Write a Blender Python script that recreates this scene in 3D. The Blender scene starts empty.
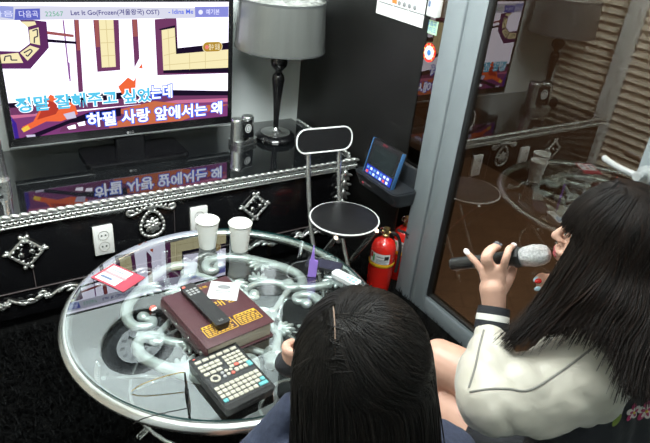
import bpy, bmesh, math, random
from mathutils import Vector, Matrix, noise
from mathutils.bvhtree import BVHTree
V = Vector
PI = math.pi
S = bpy.context.scene
C = S.collection
rnd = random.Random(7)

# ------------------------------------------------------------------ camera, light, exposure
cam_d = bpy.data.cameras.new('camera')
cam = bpy.data.objects.new('camera', cam_d)
C.objects.link(cam)
YAW, PITCH, ROLL = .61, .502, .1043
fw = V((math.sin(YAW) * math.cos(PITCH), math.cos(YAW) * math.cos(PITCH), -math.sin(PITCH)))
rt = V((math.cos(YAW), -math.sin(YAW), 0)); up = rt.cross(fw)
r2 = rt * math.cos(ROLL) + up * math.sin(ROLL); u2 = up * math.cos(ROLL) - rt * math.sin(ROLL)
cam.matrix_world = Matrix(((r2.x, u2.x, -fw.x, 0), (r2.y, u2.y, -fw.y, 0), (r2.z, u2.z, -fw.z, 1.55), (0, 0, 0, 1)))
cam_d.sensor_fit = 'HORIZONTAL'; cam_d.sensor_width = 36; cam_d.lens = 590 / 650 * 36
cam_d.clip_start = .02
S.camera = cam
S.view_settings.view_transform = 'Standard'; S.view_settings.look = 'None'
S.view_settings.gamma = 1; S.view_settings.exposure = 0.0
w = bpy.data.worlds.new('world'); S.world = w; w.use_nodes = True
w.node_tree.nodes['Background'].inputs[0].default_value = (.5, .55, .6, 1)
w.node_tree.nodes['Background'].inputs[1].default_value = .05
def area(name, loc, rot, size, power, col):
    d = bpy.data.lights.new(name, 'AREA'); d.shape = 'RECTANGLE'; d.size, d.size_y = size; d.energy = power; d.color = col
    o = bpy.data.objects.new(name, d); C.objects.link(o); o.location = loc; o.rotation_euler = rot
    return o
area('bounce_fill', (.55, 1.1, 2.28), (math.radians(48), 0, 0), (1.3, .7), 118, (.93, 1, .985))  # unseen soft panel added to brighten the back wall, like bounced flash
area('rear_fill', (.5, -.2, 2.37), (0, 0, 0), (1.4, 1.2), 13, (.93, 1, .98))  # unseen soft panel added to light the people from above
area('corridor_fill', (2.5, 1.2, 2.35), (0, 0, 0), (.5, 1.6), 60, (1, .8, .6))  # added fill so the corridor shows brown through the door glass
try:
    S.cycles.max_bounces = 8; S.cycles.transparent_max_bounces = 24; S.cycles.use_denoising = True; S.cycles.denoising_input_passes = 'RGB_ALBEDO'
    S.cycles.caustics_reflective = False; S.cycles.caustics_refractive = False
    S.cycles.sample_clamp_indirect = 4
except Exception: pass

# ------------------------------------------------------------------ materials
def mat(name, col, rough=.5, metal=0, spec=.5, var=.0, vscale=20, bump=0, bscale=80, emit=None, estr=0, sheen=0, coat=0, stretch=None):
    m = bpy.data.materials.new(name); m.use_nodes = True
    nt = m.node_tree; b = nt.nodes['Principled BSDF']
    b.inputs['Base Color'].default_value = (*col, 1); b.inputs['Roughness'].default_value = rough
    b.inputs['Metallic'].default_value = metal; b.inputs['Specular IOR Level'].default_value = spec
    if coat: b.inputs['Coat Weight'].default_value = coat; b.inputs['Coat Roughness'].default_value = .05
    if sheen: b.inputs['Sheen Weight'].default_value = sheen
    tc = nt.nodes.new('ShaderNodeTexCoord'); mp = nt.nodes.new('ShaderNodeMapping')
    if stretch: mp.inputs['Scale'].default_value = stretch
    nt.links.new(tc.outputs['Object'], mp.inputs[0])
    nz = nt.nodes.new('ShaderNodeTexNoise'); nz.inputs['Scale'].default_value = vscale; nz.inputs['Detail'].default_value = 4
    nt.links.new(mp.outputs[0], nz.inputs['Vector'])
    rp = nt.nodes.new('ShaderNodeValToRGB')
    k = var or .03
    rp.color_ramp.elements[0].position = .3; rp.color_ramp.elements[1].position = .7
    rp.color_ramp.elements[0].color = (*[c * (1 - k) for c in col], 1); rp.color_ramp.elements[1].color = (*[min(1, c * (1 + k)) for c in col], 1)
    nt.links.new(nz.outputs[0], rp.inputs[0]); nt.links.new(rp.outputs[0], b.inputs['Base Color'])
    if bump:
        n2 = nt.nodes.new('ShaderNodeTexNoise'); n2.inputs['Scale'].default_value = bscale; n2.inputs['Detail'].default_value = 3
        nt.links.new(mp.outputs[0], n2.inputs['Vector'])
        bp = nt.nodes.new('ShaderNodeBump'); bp.inputs['Strength'].default_value = bump; bp.inputs['Distance'].default_value = .01
        nt.links.new(n2.outputs[0], bp.inputs['Height']); nt.links.new(bp.outputs[0], b.inputs['Normal'])
    if emit:
        b.inputs['Emission Color'].default_value = (*emit, 1); b.inputs['Emission Strength'].default_value = estr
    return m
def glass(name, tint, ior, gcol=(1, 1, 1), rough=0.0):
    m = bpy.data.materials.new(name); m.use_nodes = True; nt = m.node_tree
    nt.nodes.remove(nt.nodes['Principled BSDF']); out = nt.nodes['Material Output']
    t = nt.nodes.new('ShaderNodeBsdfTransparent'); t.inputs[0].default_value = (*tint, 1)
    g = nt.nodes.new('ShaderNodeBsdfGlossy'); g.inputs[0].default_value = (*gcol, 1); g.inputs['Roughness'].default_value = rough
    f = nt.nodes.new('ShaderNodeFresnel'); f.inputs[0].default_value = ior
    mx = nt.nodes.new('ShaderNodeMixShader')
    gm = nt.nodes.new('ShaderNodeNewGeometry'); iv = nt.nodes.new('ShaderNodeMath'); iv.operation = 'SUBTRACT'; iv.inputs[0].default_value = 1
    ml = nt.nodes.new('ShaderNodeMath'); ml.operation = 'MULTIPLY'      # reflect on the outer side only
    nt.links.new(gm.outputs['Backfacing'], iv.inputs[1]); nt.links.new(iv.outputs[0], ml.inputs[0]); nt.links.new(f.outputs[0], ml.inputs[1])
    nt.links.new(ml.outputs[0], mx.inputs[0]); nt.links.new(t.outputs[0], mx.inputs[1]); nt.links.new(g.outputs[0], mx.inputs[2])
    nt.links.new(mx.outputs[0], out.inputs[0])
    return m
def emis(name, col, s):
    m = bpy.data.materials.new(name); m.use_nodes = True; nt = m.node_tree
    nt.nodes.remove(nt.nodes['Principled BSDF'])
    e = nt.nodes.new('ShaderNodeEmission'); e.inputs[0].default_value = (*col, 1); e.inputs[1].default_value = s
    nt.links.new(e.outputs[0], nt.nodes['Material Output'].inputs[0])
    return m
M = dict(
    wall=mat('wall_paint', (.70, .745, .73), .7, var=.02, vscale=3),
    ceil=mat('ceiling_paint', (.75, .77, .76), .8),
    black_gloss=mat('black_lacquer', (.006, .006, .007), .12, spec=.5),
    black_glass=mat('black_glass_top', (.008, .009, .01), .03, spec=1.0, coat=1),
    black_board=mat('black_board', (.009, .0088, .0085), .42, spec=.3, var=.2, vscale=3),
    black_plastic=mat('black_plastic', (.012, .012, .013), .35),
    tv_black=mat('tv_bezel', (.008, .008, .009), .2),
    silver=mat('silver_leaf', (.62, .64, .62), .34, .85, var=.25, vscale=60, bump=.15, bscale=120),
    scroll=mat('pale_silver_cast', (.70, .74, .72), .33, .55, var=.12, vscale=25, bump=.08),
    steel=mat('brushed_steel', (.64, .66, .65), .27, .95, var=.05),
    chrome=mat('chrome', (.75, .76, .76), .16, 1),
    alu=mat('grey_aluminium', (.235, .268, .285), .45, .25, var=.03, vscale=8),
    alu_dark=mat('dark_groove', (.05, .055, .06), .5),
    gasket=mat('black_gasket', (.008, .009, .01), .5),
    white_plastic=mat('white_plastic', (.74, .75, .73), .4),
    dark_hole=mat('dark_hole', (.05, .05, .05), .6),
    paper_cup=mat('paper_cup', (.78, .80, .765), .6, bump=.03),
    maroon=mat('maroon_leatherette', (.060, .019, .024), .42, var=.12, vscale=40, bump=.1, bscale=300),
    gold=mat('gold_print', (.62, .36, .03), .4, .1),
    pages=mat('page_edges', (.62, .58, .47), .8, var=.2, vscale=30, stretch=(1, 1, 30), bump=.3),
    key=mat('pale_keys', (.42, .41, .34), .5, var=.1, vscale=100),
    key_teal=mat('teal_keys', (.1, .36, .38), .5),
    key_red=mat('red_keys', (.62, .13, .1), .5),
    pad=mat('dark_grey_keypad', (.03, .032, .034), .4),
    blue_key=mat('blue_buttons', (.12, .3, .6), .4),
    grey_key=mat('grey_buttons', (.3, .31, .31), .4),
    foil=mat('silver_white_packet', (.72, .73, .72), .3, .2, bump=.5, bscale=60),
    grey_print=mat('grey_print', (.2, .21, .22), .5),
    red_card=mat('red_card', (.42, .05, .08), .4),
    white_card=mat('white_card', (.78, .76, .76), .4),
    yellow_print=mat('yellow_print', (.75, .5, .08), .4),
    pink_print=mat('pink_print', (.65, .3, .33), .4),
    ink=mat('blue_grey_ink', (.12, .17, .28), .5),
    purple=mat('purple_plastic', (.32, .19, .66), .3, spec=.6),
    phone=mat('pale_plastic', (.62, .66, .67), .35),
    lightblue=mat('light_blue_buttons', (.25, .5, .75), .4),
    red=mat('extinguisher_red', (.62, .018, .012), .22, coat=.4),
    yellow=mat('yellow_strap', (.75, .42, .02), .45),
    brass=mat('brass', (.45, .33, .14), .3, .9),
    rubber=mat('black_rubber', (.012, .012, .012), .6),
    label=mat('white_label', (.72, .73, .72), .4),
    green=mat('green_print', (.1, .4, .15), .5),
    vinyl=mat('black_vinyl', (.009, .009, .010), .4, spec=.35, bump=.05, bscale=200),
    piping=mat('white_piping', (.68, .69, .69), .4),
    shade=mat('grey_organza', (.088, .093, .088), .4, var=.18, vscale=14, stretch=(1, 1, .1), coat=.5),
    shade_trim=mat('dark_grey_trim', (.07, .075, .075), .4),
    wrap=mat('clear_wrap', (.33, .34, .32), .12, bump=.9, bscale=28, var=.5, vscale=22, coat=.8),
    skin=mat('skin', (.60, .355, .265), .45, var=.05, vscale=25),
    lips=mat('lips', (.45, .08, .09), .35),
    scalp=mat('scalp', (.22, .145, .105), .5),
    hair=mat('dark_hair', (.0055, .0044, .0038), .45, spec=.16, var=.4, vscale=60, stretch=(1, 1, .15)),
    hair2=mat('dark_brown_hair', (.0095, .0062, .0050), .44, spec=.2, var=.5, vscale=50, stretch=(1, 1, .15)),
    cream=mat('cream_satin', (.56, .525, .445), .42, var=.06, vscale=9, sheen=.3, bump=.12, bscale=30),
    navy=mat('navy_cloth', (.011, .012, .017), .75, bump=.1, bscale=150),
    denim=mat('blue_grey_knit', (.036, .045, .082), .85, var=.15, vscale=120, bump=.2, bscale=300),
    cuffw=mat('white_rib', (.70, .69, .64), .7, bump=.1),
    seam=mat('grey_seam', (.22, .21, .19), .6),
    blueseam=mat('navy_seam', (.03, .04, .14), .6),
    leafgreen=mat('green_embroidery', (.2, .27, .05), .7),
    petal=mat('pink_embroidery', (.5, .05, .16), .7),
    petalw=mat('white_embroidery', (.72, .66, .64), .7),
    nail_w=mat('pale_nail', (.75, .66, .66), .3), nail_r=mat('red_nail', (.65, .03, .03), .25), nail_b=mat('pale_blue_nail', (.45, .62, .72), .25), nail_d=mat('dark_grey_nail', (.08, .09, .11), .25),
    grille=mat('silver_mesh_grille', (.6, .61, .61), .35, .8, var=.3, vscale=250, bump=.6, bscale=500),
    grille_d=mat('dark_mesh_grille', (.045, .047, .055), .5, .4, bump=.6, bscale=500),
    sofa=mat('grey_fabric', (.16, .17, .175), .9, var=.25, vscale=200, bump=.3, bscale=250),
    rug_b=mat('rug_backing', (.002, .002, .002), .95, spec=.1),
    pile=mat('black_shag', (.0018, .0019, .0021), .7, spec=.1),
    blind=mat('louvre_slat', (.72, .66, .54), .5),
    clock=mat('dark_rim', (.03, .033, .036), .4), clockface=mat('pale_dial', (.33, .35, .36), .5),
    orange=mat('orange_print', (.75, .2, .04), .5),
    blue_edge=mat('blue_plastic', (.035, .11, .25), .35),
    scr_dark=mat('dark_lcd', (.02, .026, .028), .08, spec=.8),
    lcd_blue=mat('lcd_blue', (.01, .02, .2), .2, emit=(.02, .05, .5), estr=.6),
    lcd_white=mat('lcd_white', (.5, .6, .7), .2, emit=(.5, .7, 1), estr=.6),
    lcd_red=mat('lcd_red', (.6, .08, .08), .2, emit=(.8, .1, .1), estr=.4),
    dock=mat('charcoal_plastic', (.022, .025, .029), .38),
    mint=mat('mint_sticker', (.42, .62, .42), .5),
    stick_blue=mat('blue_sticker', (.05, .18, .5), .4),
    tglass=glass('table_glass', (.92, .95, .945), 3.2, (.92, .97, 1)),
    tedge=mat('green_glass_edge', (.02, .09, .085), .1, spec=.8),
    dglass=glass('tinted_door_glass', (.74, .66, .585), 2.1, (1, .97, .92)),
    lens=glass('spectacle_lens', (.96, .97, .97), 1.35),
    wood=None, cwall=mat('brown_corridor_wall', (.06, .04, .028), .5, var=.2, vscale=3),
)
def wood_mat():
    m = mat('brown_planks', (.13, .075, .045), .4)
    nt = m.node_tree; b = nt.nodes['Principled BSDF']
    tc = nt.nodes.new('ShaderNodeTexCoord'); mp = nt.nodes.new('ShaderNodeMapping'); mp.inputs['Scale'].default_value = (1, 7, 1); mp.inputs['Rotation'].default_value = (0, 0, .6)
    nz = nt.nodes.new('ShaderNodeTexNoise'); nz.inputs['Scale'].default_value = 6; nz.inputs['Detail'].default_value = 6; nz.inputs['Distortion'].default_value = 1.2
    br = nt.nodes.new('ShaderNodeTexBrick'); br.inputs['Scale'].default_value = 2.2; br.inputs['Mortar Size'].default_value = .008
    br.inputs['Color1'].default_value = (1, 1, 1, 1); br.inputs['Color2'].default_value = (.92, .92, .92, 1); br.inputs['Mortar'].default_value = (.7, .7, .7, 1)
    mp2 = nt.nodes.new('ShaderNodeMapping'); mp2.inputs['Rotation'].default_value = (0, 0, .6)
    rp = nt.nodes.new('ShaderNodeValToRGB'); rp.color_ramp.elements[0].color = (.058, .047, .038, 1); rp.color_ramp.elements[1].color = (.11, .086, .068, 1)
    mx = nt.nodes.new('ShaderNodeMixRGB'); mx.blend_type = 'MULTIPLY'; mx.inputs[0].default_value = 1
    L = nt.links.new
    L(tc.outputs['Object'], mp.inputs[0]); L(tc.outputs['Object'], mp2.inputs[0]); L(mp.outputs[0], nz.inputs['Vector']); L(mp2.outputs[0], br.inputs['Vector'])
    L(nz.outputs[0], rp.inputs[0]); L(rp.outputs[0], mx.inputs[1]); L(br.outputs[0], mx.inputs[2]); L(mx.outputs[0], b.inputs['Base Color'])
    return m
M['wood'] = wood_mat()

# ------------------------------------------------------------------ mesh helpers
def add_box(bm, lo, hi, bev=0, mx=None, mi=0, seg=2):
    c = [(a + b) / 2 for a, b in zip(lo, hi)]; s = [abs(b - a) for a, b in zip(lo, hi)]
    r = bmesh.ops.create_cube(bm, size=1, matrix=Matrix.Translation(c) @ Matrix.Diagonal((*s, 1)))
    vs = r['verts']; fs = set(f for v in vs for f in v.link_faces)
    if bev:
        es = list({e for v in vs for e in v.link_edges})
        q = bmesh.ops.bevel(bm, geom=es, offset=bev, segments=seg, affect='EDGES', profile=.5)
        vs = list({v for f in q['faces'] for v in f.verts} | {v for v in vs if v.is_valid})
        fs = {f for v in vs for f in v.link_faces}
    for f in fs: f.material_index = mi
    if mx is not None: bmesh.ops.transform(bm, matrix=mx, verts=list({v for f in fs for v in f.verts}))
    return fs
def frame_of(d, ref=None):
    d = d.normalized(); r = ref or (V((0, 0, 1)) if abs(d.z) < .9 else V((1, 0, 0)))
    a = r.cross(d).normalized(); return a, d.cross(a).normalized()
def add_tube(bm, pts, rad, n=10, mi=0, closed=False, cap=True, flat=1.0):
    pts = [V(p) for p in pts]; N = len(pts)
    rs = rad if isinstance(rad, (list, tuple)) else [rad] * N
    rings = []; a = None
    for i, p in enumerate(pts):
        if closed: d = pts[(i + 1) % N] - pts[i - 1]
        else: d = pts[min(i + 1, N - 1)] - pts[max(i - 1, 0)]
        if d.length < 1e-9: d = V((0, 0, 1))
        d.normalize()
        if a is None: a, b = frame_of(d)
        else:
            a = (a - d * a.dot(d))
            if a.length < 1e-6: a, b = frame_of(d)
            a.normalize(); b = d.cross(a)
        rings.append([bm.verts.new(p + (a * math.cos(2 * PI * k / n) + b * math.sin(2 * PI * k / n) * flat) * rs[i]) for k in range(n)])
    for i in range(N if closed else N - 1):
        A, B = rings[i], rings[(i + 1) % N]
        for k in range(n):
            f = bm.faces.new((A[k], A[(k + 1) % n], B[(k + 1) % n], B[k])); f.material_index = mi
    if cap and not closed:
        f = bm.faces.new(rings[0][::-1]); f.material_index = mi
        f = bm.faces.new(rings[-1]); f.material_index = mi
def add_lathe(bm, prof, o=(0, 0, 0), n=40, mi=0, mx=None, sx=1, sy=1):
    o = V(o); rings = []
    for r, z in prof:
        if r < 1e-6: rings.append([bm.verts.new(o + V((0, 0, z)))])
        else: rings.append([bm.verts.new(o + V((r * sx * math.cos(2 * PI * k / n), r * sy * math.sin(2 * PI * k / n), z))) for k in range(n)])
    for A, B in zip(rings, rings[1:]):
        for k in range(n):
            a0, a1 = A[k % len(A)], A[(k + 1) % len(A)]; b0, b1 = B[k % len(B)], B[(k + 1) % len(B)]
            vs = []
            for v in (a0, a1, b1, b0):
                if v not in vs: vs.append(v)
            if len(vs) > 2:
                f = bm.faces.new(vs); f.material_index = mi
    if mx is not None: bmesh.ops.transform(bm, matrix=mx, verts=[v for r in rings for v in r])
def add_ell(bm, c, rad, rot=None, seg=12, rings=8, mi=0):
    m = Matrix.Translation(V(c)) @ (rot.to_4x4() if rot else Matrix.Identity(4)) @ Matrix.Diagonal((*rad, 1))
    r = bmesh.ops.create_uvsphere(bm, u_segments=seg, v_segments=rings, radius=1, matrix=m)
    for v in r['verts']:
        for f in v.link_faces: f.material_index = mi
def add_prism(bm, poly, z0, z1, mx=None, mi=0):
    A = [bm.verts.new((x, y, z0)) for x, y in poly]; B = [bm.verts.new((x, y, z1)) for x, y in poly]
    n = len(poly); fs = [bm.faces.new(A[::-1]), bm.faces.new(B)]
    for k in range(n): fs.append(bm.faces.new((A[k], A[(k + 1) % n], B[(k + 1) % n], B[k])))
    for f in fs: f.material_index = mi
    if mx is not None: bmesh.ops.transform(bm, matrix=mx, verts=A + B)
def rrect(w_, h_, r, n=6):
    out = []
    for cx, cy, a0 in ((w_ / 2 - r, h_ / 2 - r, 0), (-w_ / 2 + r, h_ / 2 - r, 90), (-w_ / 2 + r, -h_ / 2 + r, 180), (w_ / 2 - r, -h_ / 2 + r, 270)):
        for k in range(n + 1):
            a = math.radians(a0 + 90 * k / n); out.append((cx + r * math.cos(a), cy + r * math.sin(a)))
    return out
def spline(pts, n=8, closed=False):
    pts = [V(p) for p in pts]; N = len(pts); out = []
    for i in range(N if closed else N - 1):
        g = lambda k: pts[k % N] if closed else pts[max(0, min(N - 1, k))]
        p0, p1, p2, p3 = g(i - 1), g(i), g(i + 1), g(i + 2)
        for k in range(n):
            t = k / n
            out.append(.5 * ((2 * p1) + (p2 - p0) * t + (2 * p0 - 5 * p1 + 4 * p2 - p3) * t * t + (3 * p1 - p0 - 3 * p2 + p3) * t ** 3))
    if not closed: out.append(pts[-1])
    return out
def resample(vals, n):
    out = []
    for i in range(n):
        t = i / (n - 1) * (len(vals) - 1); k = min(int(t), len(vals) - 2); out.append(vals[k] + (vals[k + 1] - vals[k]) * (t - k))
    return out
def fin(bm, smooth=35):
    bmesh.ops.recalc_face_normals(bm, faces=bm.faces[:])
def obj(name, bm, mats, parent=None, smooth=40, loc=None, label=None, recalc=True):
    if recalc: bmesh.ops.recalc_face_normals(bm, faces=bm.faces[:])
    me = bpy.data.meshes.new(name); bm.to_mesh(me); bm.free()
    for m in (mats if isinstance(mats, (list, tuple)) else [mats]): me.materials.append(m)
    if smooth:
        me.shade_smooth()
        try: me.set_sharp_from_angle(angle=math.radians(smooth))
        except Exception: pass
    o = bpy.data.objects.new(name, me); C.objects.link(o)
    if parent: o.parent = parent
    if loc is not None: o.location = loc
    if label: o['label'] = label
    return o
def thing(name, label, cat, loc=(0, 0, 0), rotz=0, group=None):
    o = bpy.data.objects.new(name, None); C.objects.link(o); o.empty_display_size = .05
    o.location = loc; o.rotation_euler = (0, 0, rotz); o['label'] = label; o['category'] = cat
    if group: o['group'] = group
    return o
def tag(o, label, cat, group=None):
    o['label'] = label; o['category'] = cat
    if group: o['group'] = group
    return o
def struct(o, label=None, cat=None):
    o['kind'] = 'structure'
    if label: o['label'] = label
    if cat: o['category'] = cat
    return o
def dup(root, loc, rotz=0, label=None, group=None):
    r = root.copy(); C.objects.link(r); r.location = loc; r.rotation_euler = (0, 0, rotz)
    if label: r['label'] = label
    if group: r['group'] = group
    for ch in list(root.children):
        c = ch.copy(); C.objects.link(c); c.parent = r
        for g in ch.children:
            d = g.copy(); C.objects.link(d); d.parent = c
    return r
NB = bmesh.new
def box(name, lo, hi, m, parent=None, bev=0, **k):
    bm = NB(); add_box(bm, lo, hi, bev); return obj(name, bm, m, parent, **k)
def text_into(bm, body, mx, width=None, height=None, mi=0, offset=0, z=0, bold=0):
    c = bpy.data.curves.new('t', 'FONT'); c.body = body; c.size = 1; c.align_x = 'LEFT'; c.offset = offset; c.resolution_u = 3
    o = bpy.data.objects.new('t', c); C.objects.link(o)
    me = bpy.data.meshes.new_from_object(o.evaluated_get(bpy.context.evaluated_depsgraph_get()))
    C.objects.unlink(o); bpy.data.objects.remove(o); bpy.data.curves.remove(c)
    if not len(me.vertices): bpy.data.meshes.remove(me); return
    xs = [v.co.x for v in me.vertices]; ys = [v.co.y for v in me.vertices]
    x0, x1, y0, y1 = min(xs) + offset, max(xs) - offset, min(ys) + offset, max(ys) - offset
    sx = width / (x1 - x0); sy = height / (y1 - y0) if height else sx
    vs = [bm.verts.new(mx @ V(((v.co.x - x0) * sx, (v.co.y - y0) * sy, z))) for v in me.vertices]
    for p in me.polygons:
        try: f = bm.faces.new([vs[i] for i in p.vertices]); f.material_index = mi
        except ValueError: pass
    bpy.data.meshes.remove(me)

# organic surfaces: overlapping tapered chains and ellipsoids fused into one continuous skin
def chain(bm, pts, rads, n=14, sub=5, flat=1.0):
    P = spline(pts, sub) if len(pts) > 2 else [V(pts[0]).lerp(V(pts[1]), t / 6) for t in range(7)]
    R = resample(rads, len(P))
    d0 = (P[0] - P[1]).normalized(); d1 = (P[-1] - P[-2]).normalized()
    pre, prer, post, postr = [], [], [], []
    for a in (85, 60, 35, 15):
        a = math.radians(a); pre.append(P[0] + d0 * R[0] * math.sin(a)); prer.append(max(R[0] * math.cos(a), 1e-4))
        post.insert(0, P[-1] + d1 * R[-1] * math.sin(a)); postr.insert(0, max(R[-1] * math.cos(a), 1e-4))
    add_tube(bm, pre + P + post, prer + R + postr, n=n, flat=flat)
def fuse(bm, voxel, smooth=4, fac=.5, disp=None):
    bmesh.ops.recalc_face_normals(bm, faces=bm.faces[:])
    me = bpy.data.meshes.new('tmp'); bm.to_mesh(me); bm.free()
    o = bpy.data.objects.new('tmp', me); C.objects.link(o)
    r = o.modifiers.new('r', 'REMESH'); r.mode = 'VOXEL'; r.voxel_size = voxel
    s = o.modifiers.new('s', 'SMOOTH'); s.factor = fac; s.iterations = smooth
    me2 = bpy.data.meshes.new_from_object(o.evaluated_get(bpy.context.evaluated_depsgraph_get()))
    C.objects.unlink(o); bpy.data.objects.remove(o); bpy.data.meshes.remove(me)
    b = NB(); b.from_mesh(me2); bpy.data.meshes.remove(me2)
    if disp:
        b.normal_update()
        for v in b.verts: v.co += v.normal * disp(v.co)
    return b

# ------------------------------------------------------------------ the room
XW, YB, XP, XD = -.45, 2.66, 1.595, 1.578
struct(box('floor', (XW, -1.6, -.04), (1.66, 2.66, 0), M['rug_b']))
struct(box('floor_corridor', (1.66, -1.6, -.04), (3.2, 2.75, 0), M['wood']))
struct(box('ceiling', (XW - .1, -1.7, 2.4), (3.2, 2.8, 2.46), M['ceil']))
struct(box('wall_back', (XW - .1, YB, 0), (1.72, YB + .08, 2.4), M['wall']))
struct(box('wall_rear', (XW - .1, -1.68, 0), (3.2, -1.6, 2.4), M['wall']))
struct(box('wall_corridor', (3.12, -1.6, 0), (3.2, 2.8, 2.4), M['cwall']))
struct(box('wall_corridor_end', (1.72, 2.72, 0), (3.12, 2.8, 2.4), M['cwall']))
struct(box('wall_right', (1.578, -1.6, 0), (1.66, .60, 2.4), M['wall']))
bm = NB()
add_box(bm, (XW - .08, -1.6, 0), (XW, .9, 2.4)); add_box(bm, (XW - .08, .9, 2.3), (XW, YB, 2.4)); add_box(bm, (XW - .08, .9, 0), (XW, YB, .06))
struct(obj('wall_left', bm, M['wall'], smooth=0))
# window with two louvred blinds, seen mirrored in the door glass
win = struct(thing('window_1', 'louvred window along the left wall', 'window', (XW, 0, 0)))
bm = NB()
for y in (.9, 2.1, 2.61): add_box(bm, (-.07, y, .06), (.03, y + (.10 if y == 2.1 else .05), 2.3), .004)
add_box(bm, (-.07, .9, 2.26), (.03, 2.66, 2.3)); add_box(bm, (-.08, .95, .06), (-.07, 2.61, 2.26))
obj('window_frame', bm, M['wall'], win, smooth=0)
for y0, y1 in ((.97, 2.09), (2.21, 2.60)):
    bm = NB(); z = .1
    while z < 2.24:
        add_prism(bm, [(y0, -.004), (y1, -.004), (y1, .004), (y0, .004)], -.026, .026, Matrix.Translation((-.02, 0, z)) @ Matrix.Rotation(math.radians(58), 4, 'Y') @ Matrix(((0, 0, 1, 0), (1, 0, 0, 0), (0, 1, 0, 0), (0, 0, 0, 1))))
        z += .052
    for y in ((y0 + y1) / 2, y0 + .12, y1 - .12): add_tube(bm, [(.012, y, .1), (.012, y, 2.24)], .0025, 6)
    obj('louvre_blind', bm, M['blind'], win, smooth=0)

# black partition, fixed glass behind it, sliding glass door
pt = struct(box('wall_partition', (XP, 1.737, 0), (XP + .012, 2.655, 2.4), M['black_board'], bev=.003))
w2 = struct(thing('window_2', 'narrow strip of fixed glass behind the black partition', 'window', (0, 0, 0)))
box('glass_pane', (1.598, 1.645, .56), (1.603, 1.735, 2.28), M['dglass'], w2)
bm = NB(); add_box(bm, (1.596, 1.646, .535), (1.606, 1.735, .56), .002); add_box(bm, (1.596, 1.646, 2.28), (1.606, 1.735, 2.4), .002)
obj('window_frame', bm, M['alu_dark'], w2)
struct(box('wall_right_low', (1.80, 1.66, 0), (1.84, 2.66, .56), M['black_board']))
d1 = struct(thing('door_1', 'grey metal framed sliding door with brown tinted glass', 'door', (0, 0, 0)))
bm = NB()
add_box(bm, (XD, 1.548, 0), (1.63, 1.64, 2.4), .004); add_box(bm, (XD + .006, 1.454, 0), (1.63, 1.544, 2.4), .004)
obj('stile', bm, M['alu'], d1)
box('groove', (XD + .012, 1.542, 0), (1.625, 1.550, 2.4), M['alu_dark'], d1)
bm = NB(); add_box(bm, (XD + .006, .77, 0), (1.63, 1.455, .078), .004); add_box(bm, (XD + .010, .77, .078), (1.60, 1.455, .092), .003)
obj('bottom_rail', bm, M['alu'], d1)
box('top_rail', (XD + .006, .77, 2.28), (1.63, 1.455, 2.4), M['alu'], d1)
bm = NB(); add_box(bm, (XD + .008, 1.438, .09), (1.62, 1.455, 2.28), .002); add_box(bm, (XD + .010, .77, .09), (1.62, 1.445, .10), .002)
obj('gasket', bm, M['gasket'], d1)
box('glass_pane', (1.599, .77, .09), (1.606, 1.442, 2.28), M['dglass'], d1)
box('stile', (XD + .004, .60, 0), (1.63, .785, 2.4), mat('pale_blue_grey_aluminium', (.28, .32, .34), .4, .2), d1, bev=.004)
h = NB(); add_lathe(h, [(0, 0), (.024, 0), (.024, .010), (.012, .014), (.012, .05), (0, .05)], n=24, mx=Matrix.Translation((XD + .004, .755, .965)) @ Matrix.Rotation(-PI / 2, 4, 'Y'))
add_tube(h, spline([(XD - .030, .745, .965), (XD - .038, .78, .966), (XD - .040, .82, .968), (XD - .035, .858, .972), (XD - .028, .868, .973)], 5), [.010, .010, .0095] + [.009] * 16 + [.007, .005], 14, flat=1.0)
obj('door_handle', h, mat('grey_white_handle', (.33, .35, .355), .35), d1, label='white lever handle')

# ------------------------------------------------------------------ black cabinet with silver trim
CT = .48
cab = thing('television_cabinet', 'long low black lacquer cabinet with glass top and ornate silver trim', 'cabinet', (0, 0, 0))
CX0, CX1, CY = -.28, 1.535, 2.055
bm = NB(); add_box(bm, (CX0, CY, .05), (CX1, 2.64, CT - .02), .004); add_box(bm, (CX0 + .03, CY + .03, 0), (CX1 - .03, 2.6, .05))
obj('body', bm, M['black_gloss'], cab)
def top_poly(off=0):
    e = 1.565 + off; f = 2.045 - off
    return [(CX0 - .015 - off, 2.655), (CX0 - .015 - off, f), (1.46, f), (1.52, f + .008), (1.55, f + .03), (e, f + .075), (e, 2.655)]
bm = NB(); add_prism(bm, top_poly(-.004), CT - .022, CT); obj('glass_top', bm, M['black_glass'], cab, smooth=0)
path = [V((x, y, 0)) for x, y in [(CX0 - .015, 2.04)] + [(CX0 + i * .05, 2.04) for i in range(38)] + [(1.515, 2.047), (1.545, 2.068), (1.567, 2.115), (1.568, 2.2), (1.568, 2.35), (1.568, 2.6)]]
def along(path, step):
    out = []; acc = 0; 
    for a, b in zip(path, path[1:]):
        L = (b - a).length; t = acc
        while t < L:
            out.append((a.lerp(b, t / L), (b - a).normalized())); t += step
        acc = t - L
    return out
bm = NB()
for p, d in along(path, .030):                      # twisted rope: slanted overlapping leaves
    nrm = V((d.y, -d.x, 0)); R = Matrix((d, nrm, V((0, 0, 1)))).transposed() @ Matrix.Rotation(math.radians(17), 3, 'Y')
    add_ell(bm, p + V((0, 0, CT + .008)) + nrm * .003, (.0205, .009, .0078), R, 10, 6)
obj('rope_trim', bm, M['silver'], cab, smooth=80)
bm = NB()
for i, (p, d) in enumerate(along(path, .019)):     # lower braid between two fillets
    nrm = V((d.y, -d.x, 0))
    for s in (-1, 1):
        R = Matrix((d, nrm, V((0, 0, 1)))).transposed() @ Matrix.Rotation(math.radians(40 * s), 3, 'Y')
        add_ell(bm, p + V((0, 0, CT - .022)) + nrm * .002, (.013, .006 + .001 * s, .0042), R, 8, 5)
for z in (CT - .0075, CT - .036): add_tube(bm, [p + V((0, 0, z)) for p in path], .0042, 8)
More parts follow.
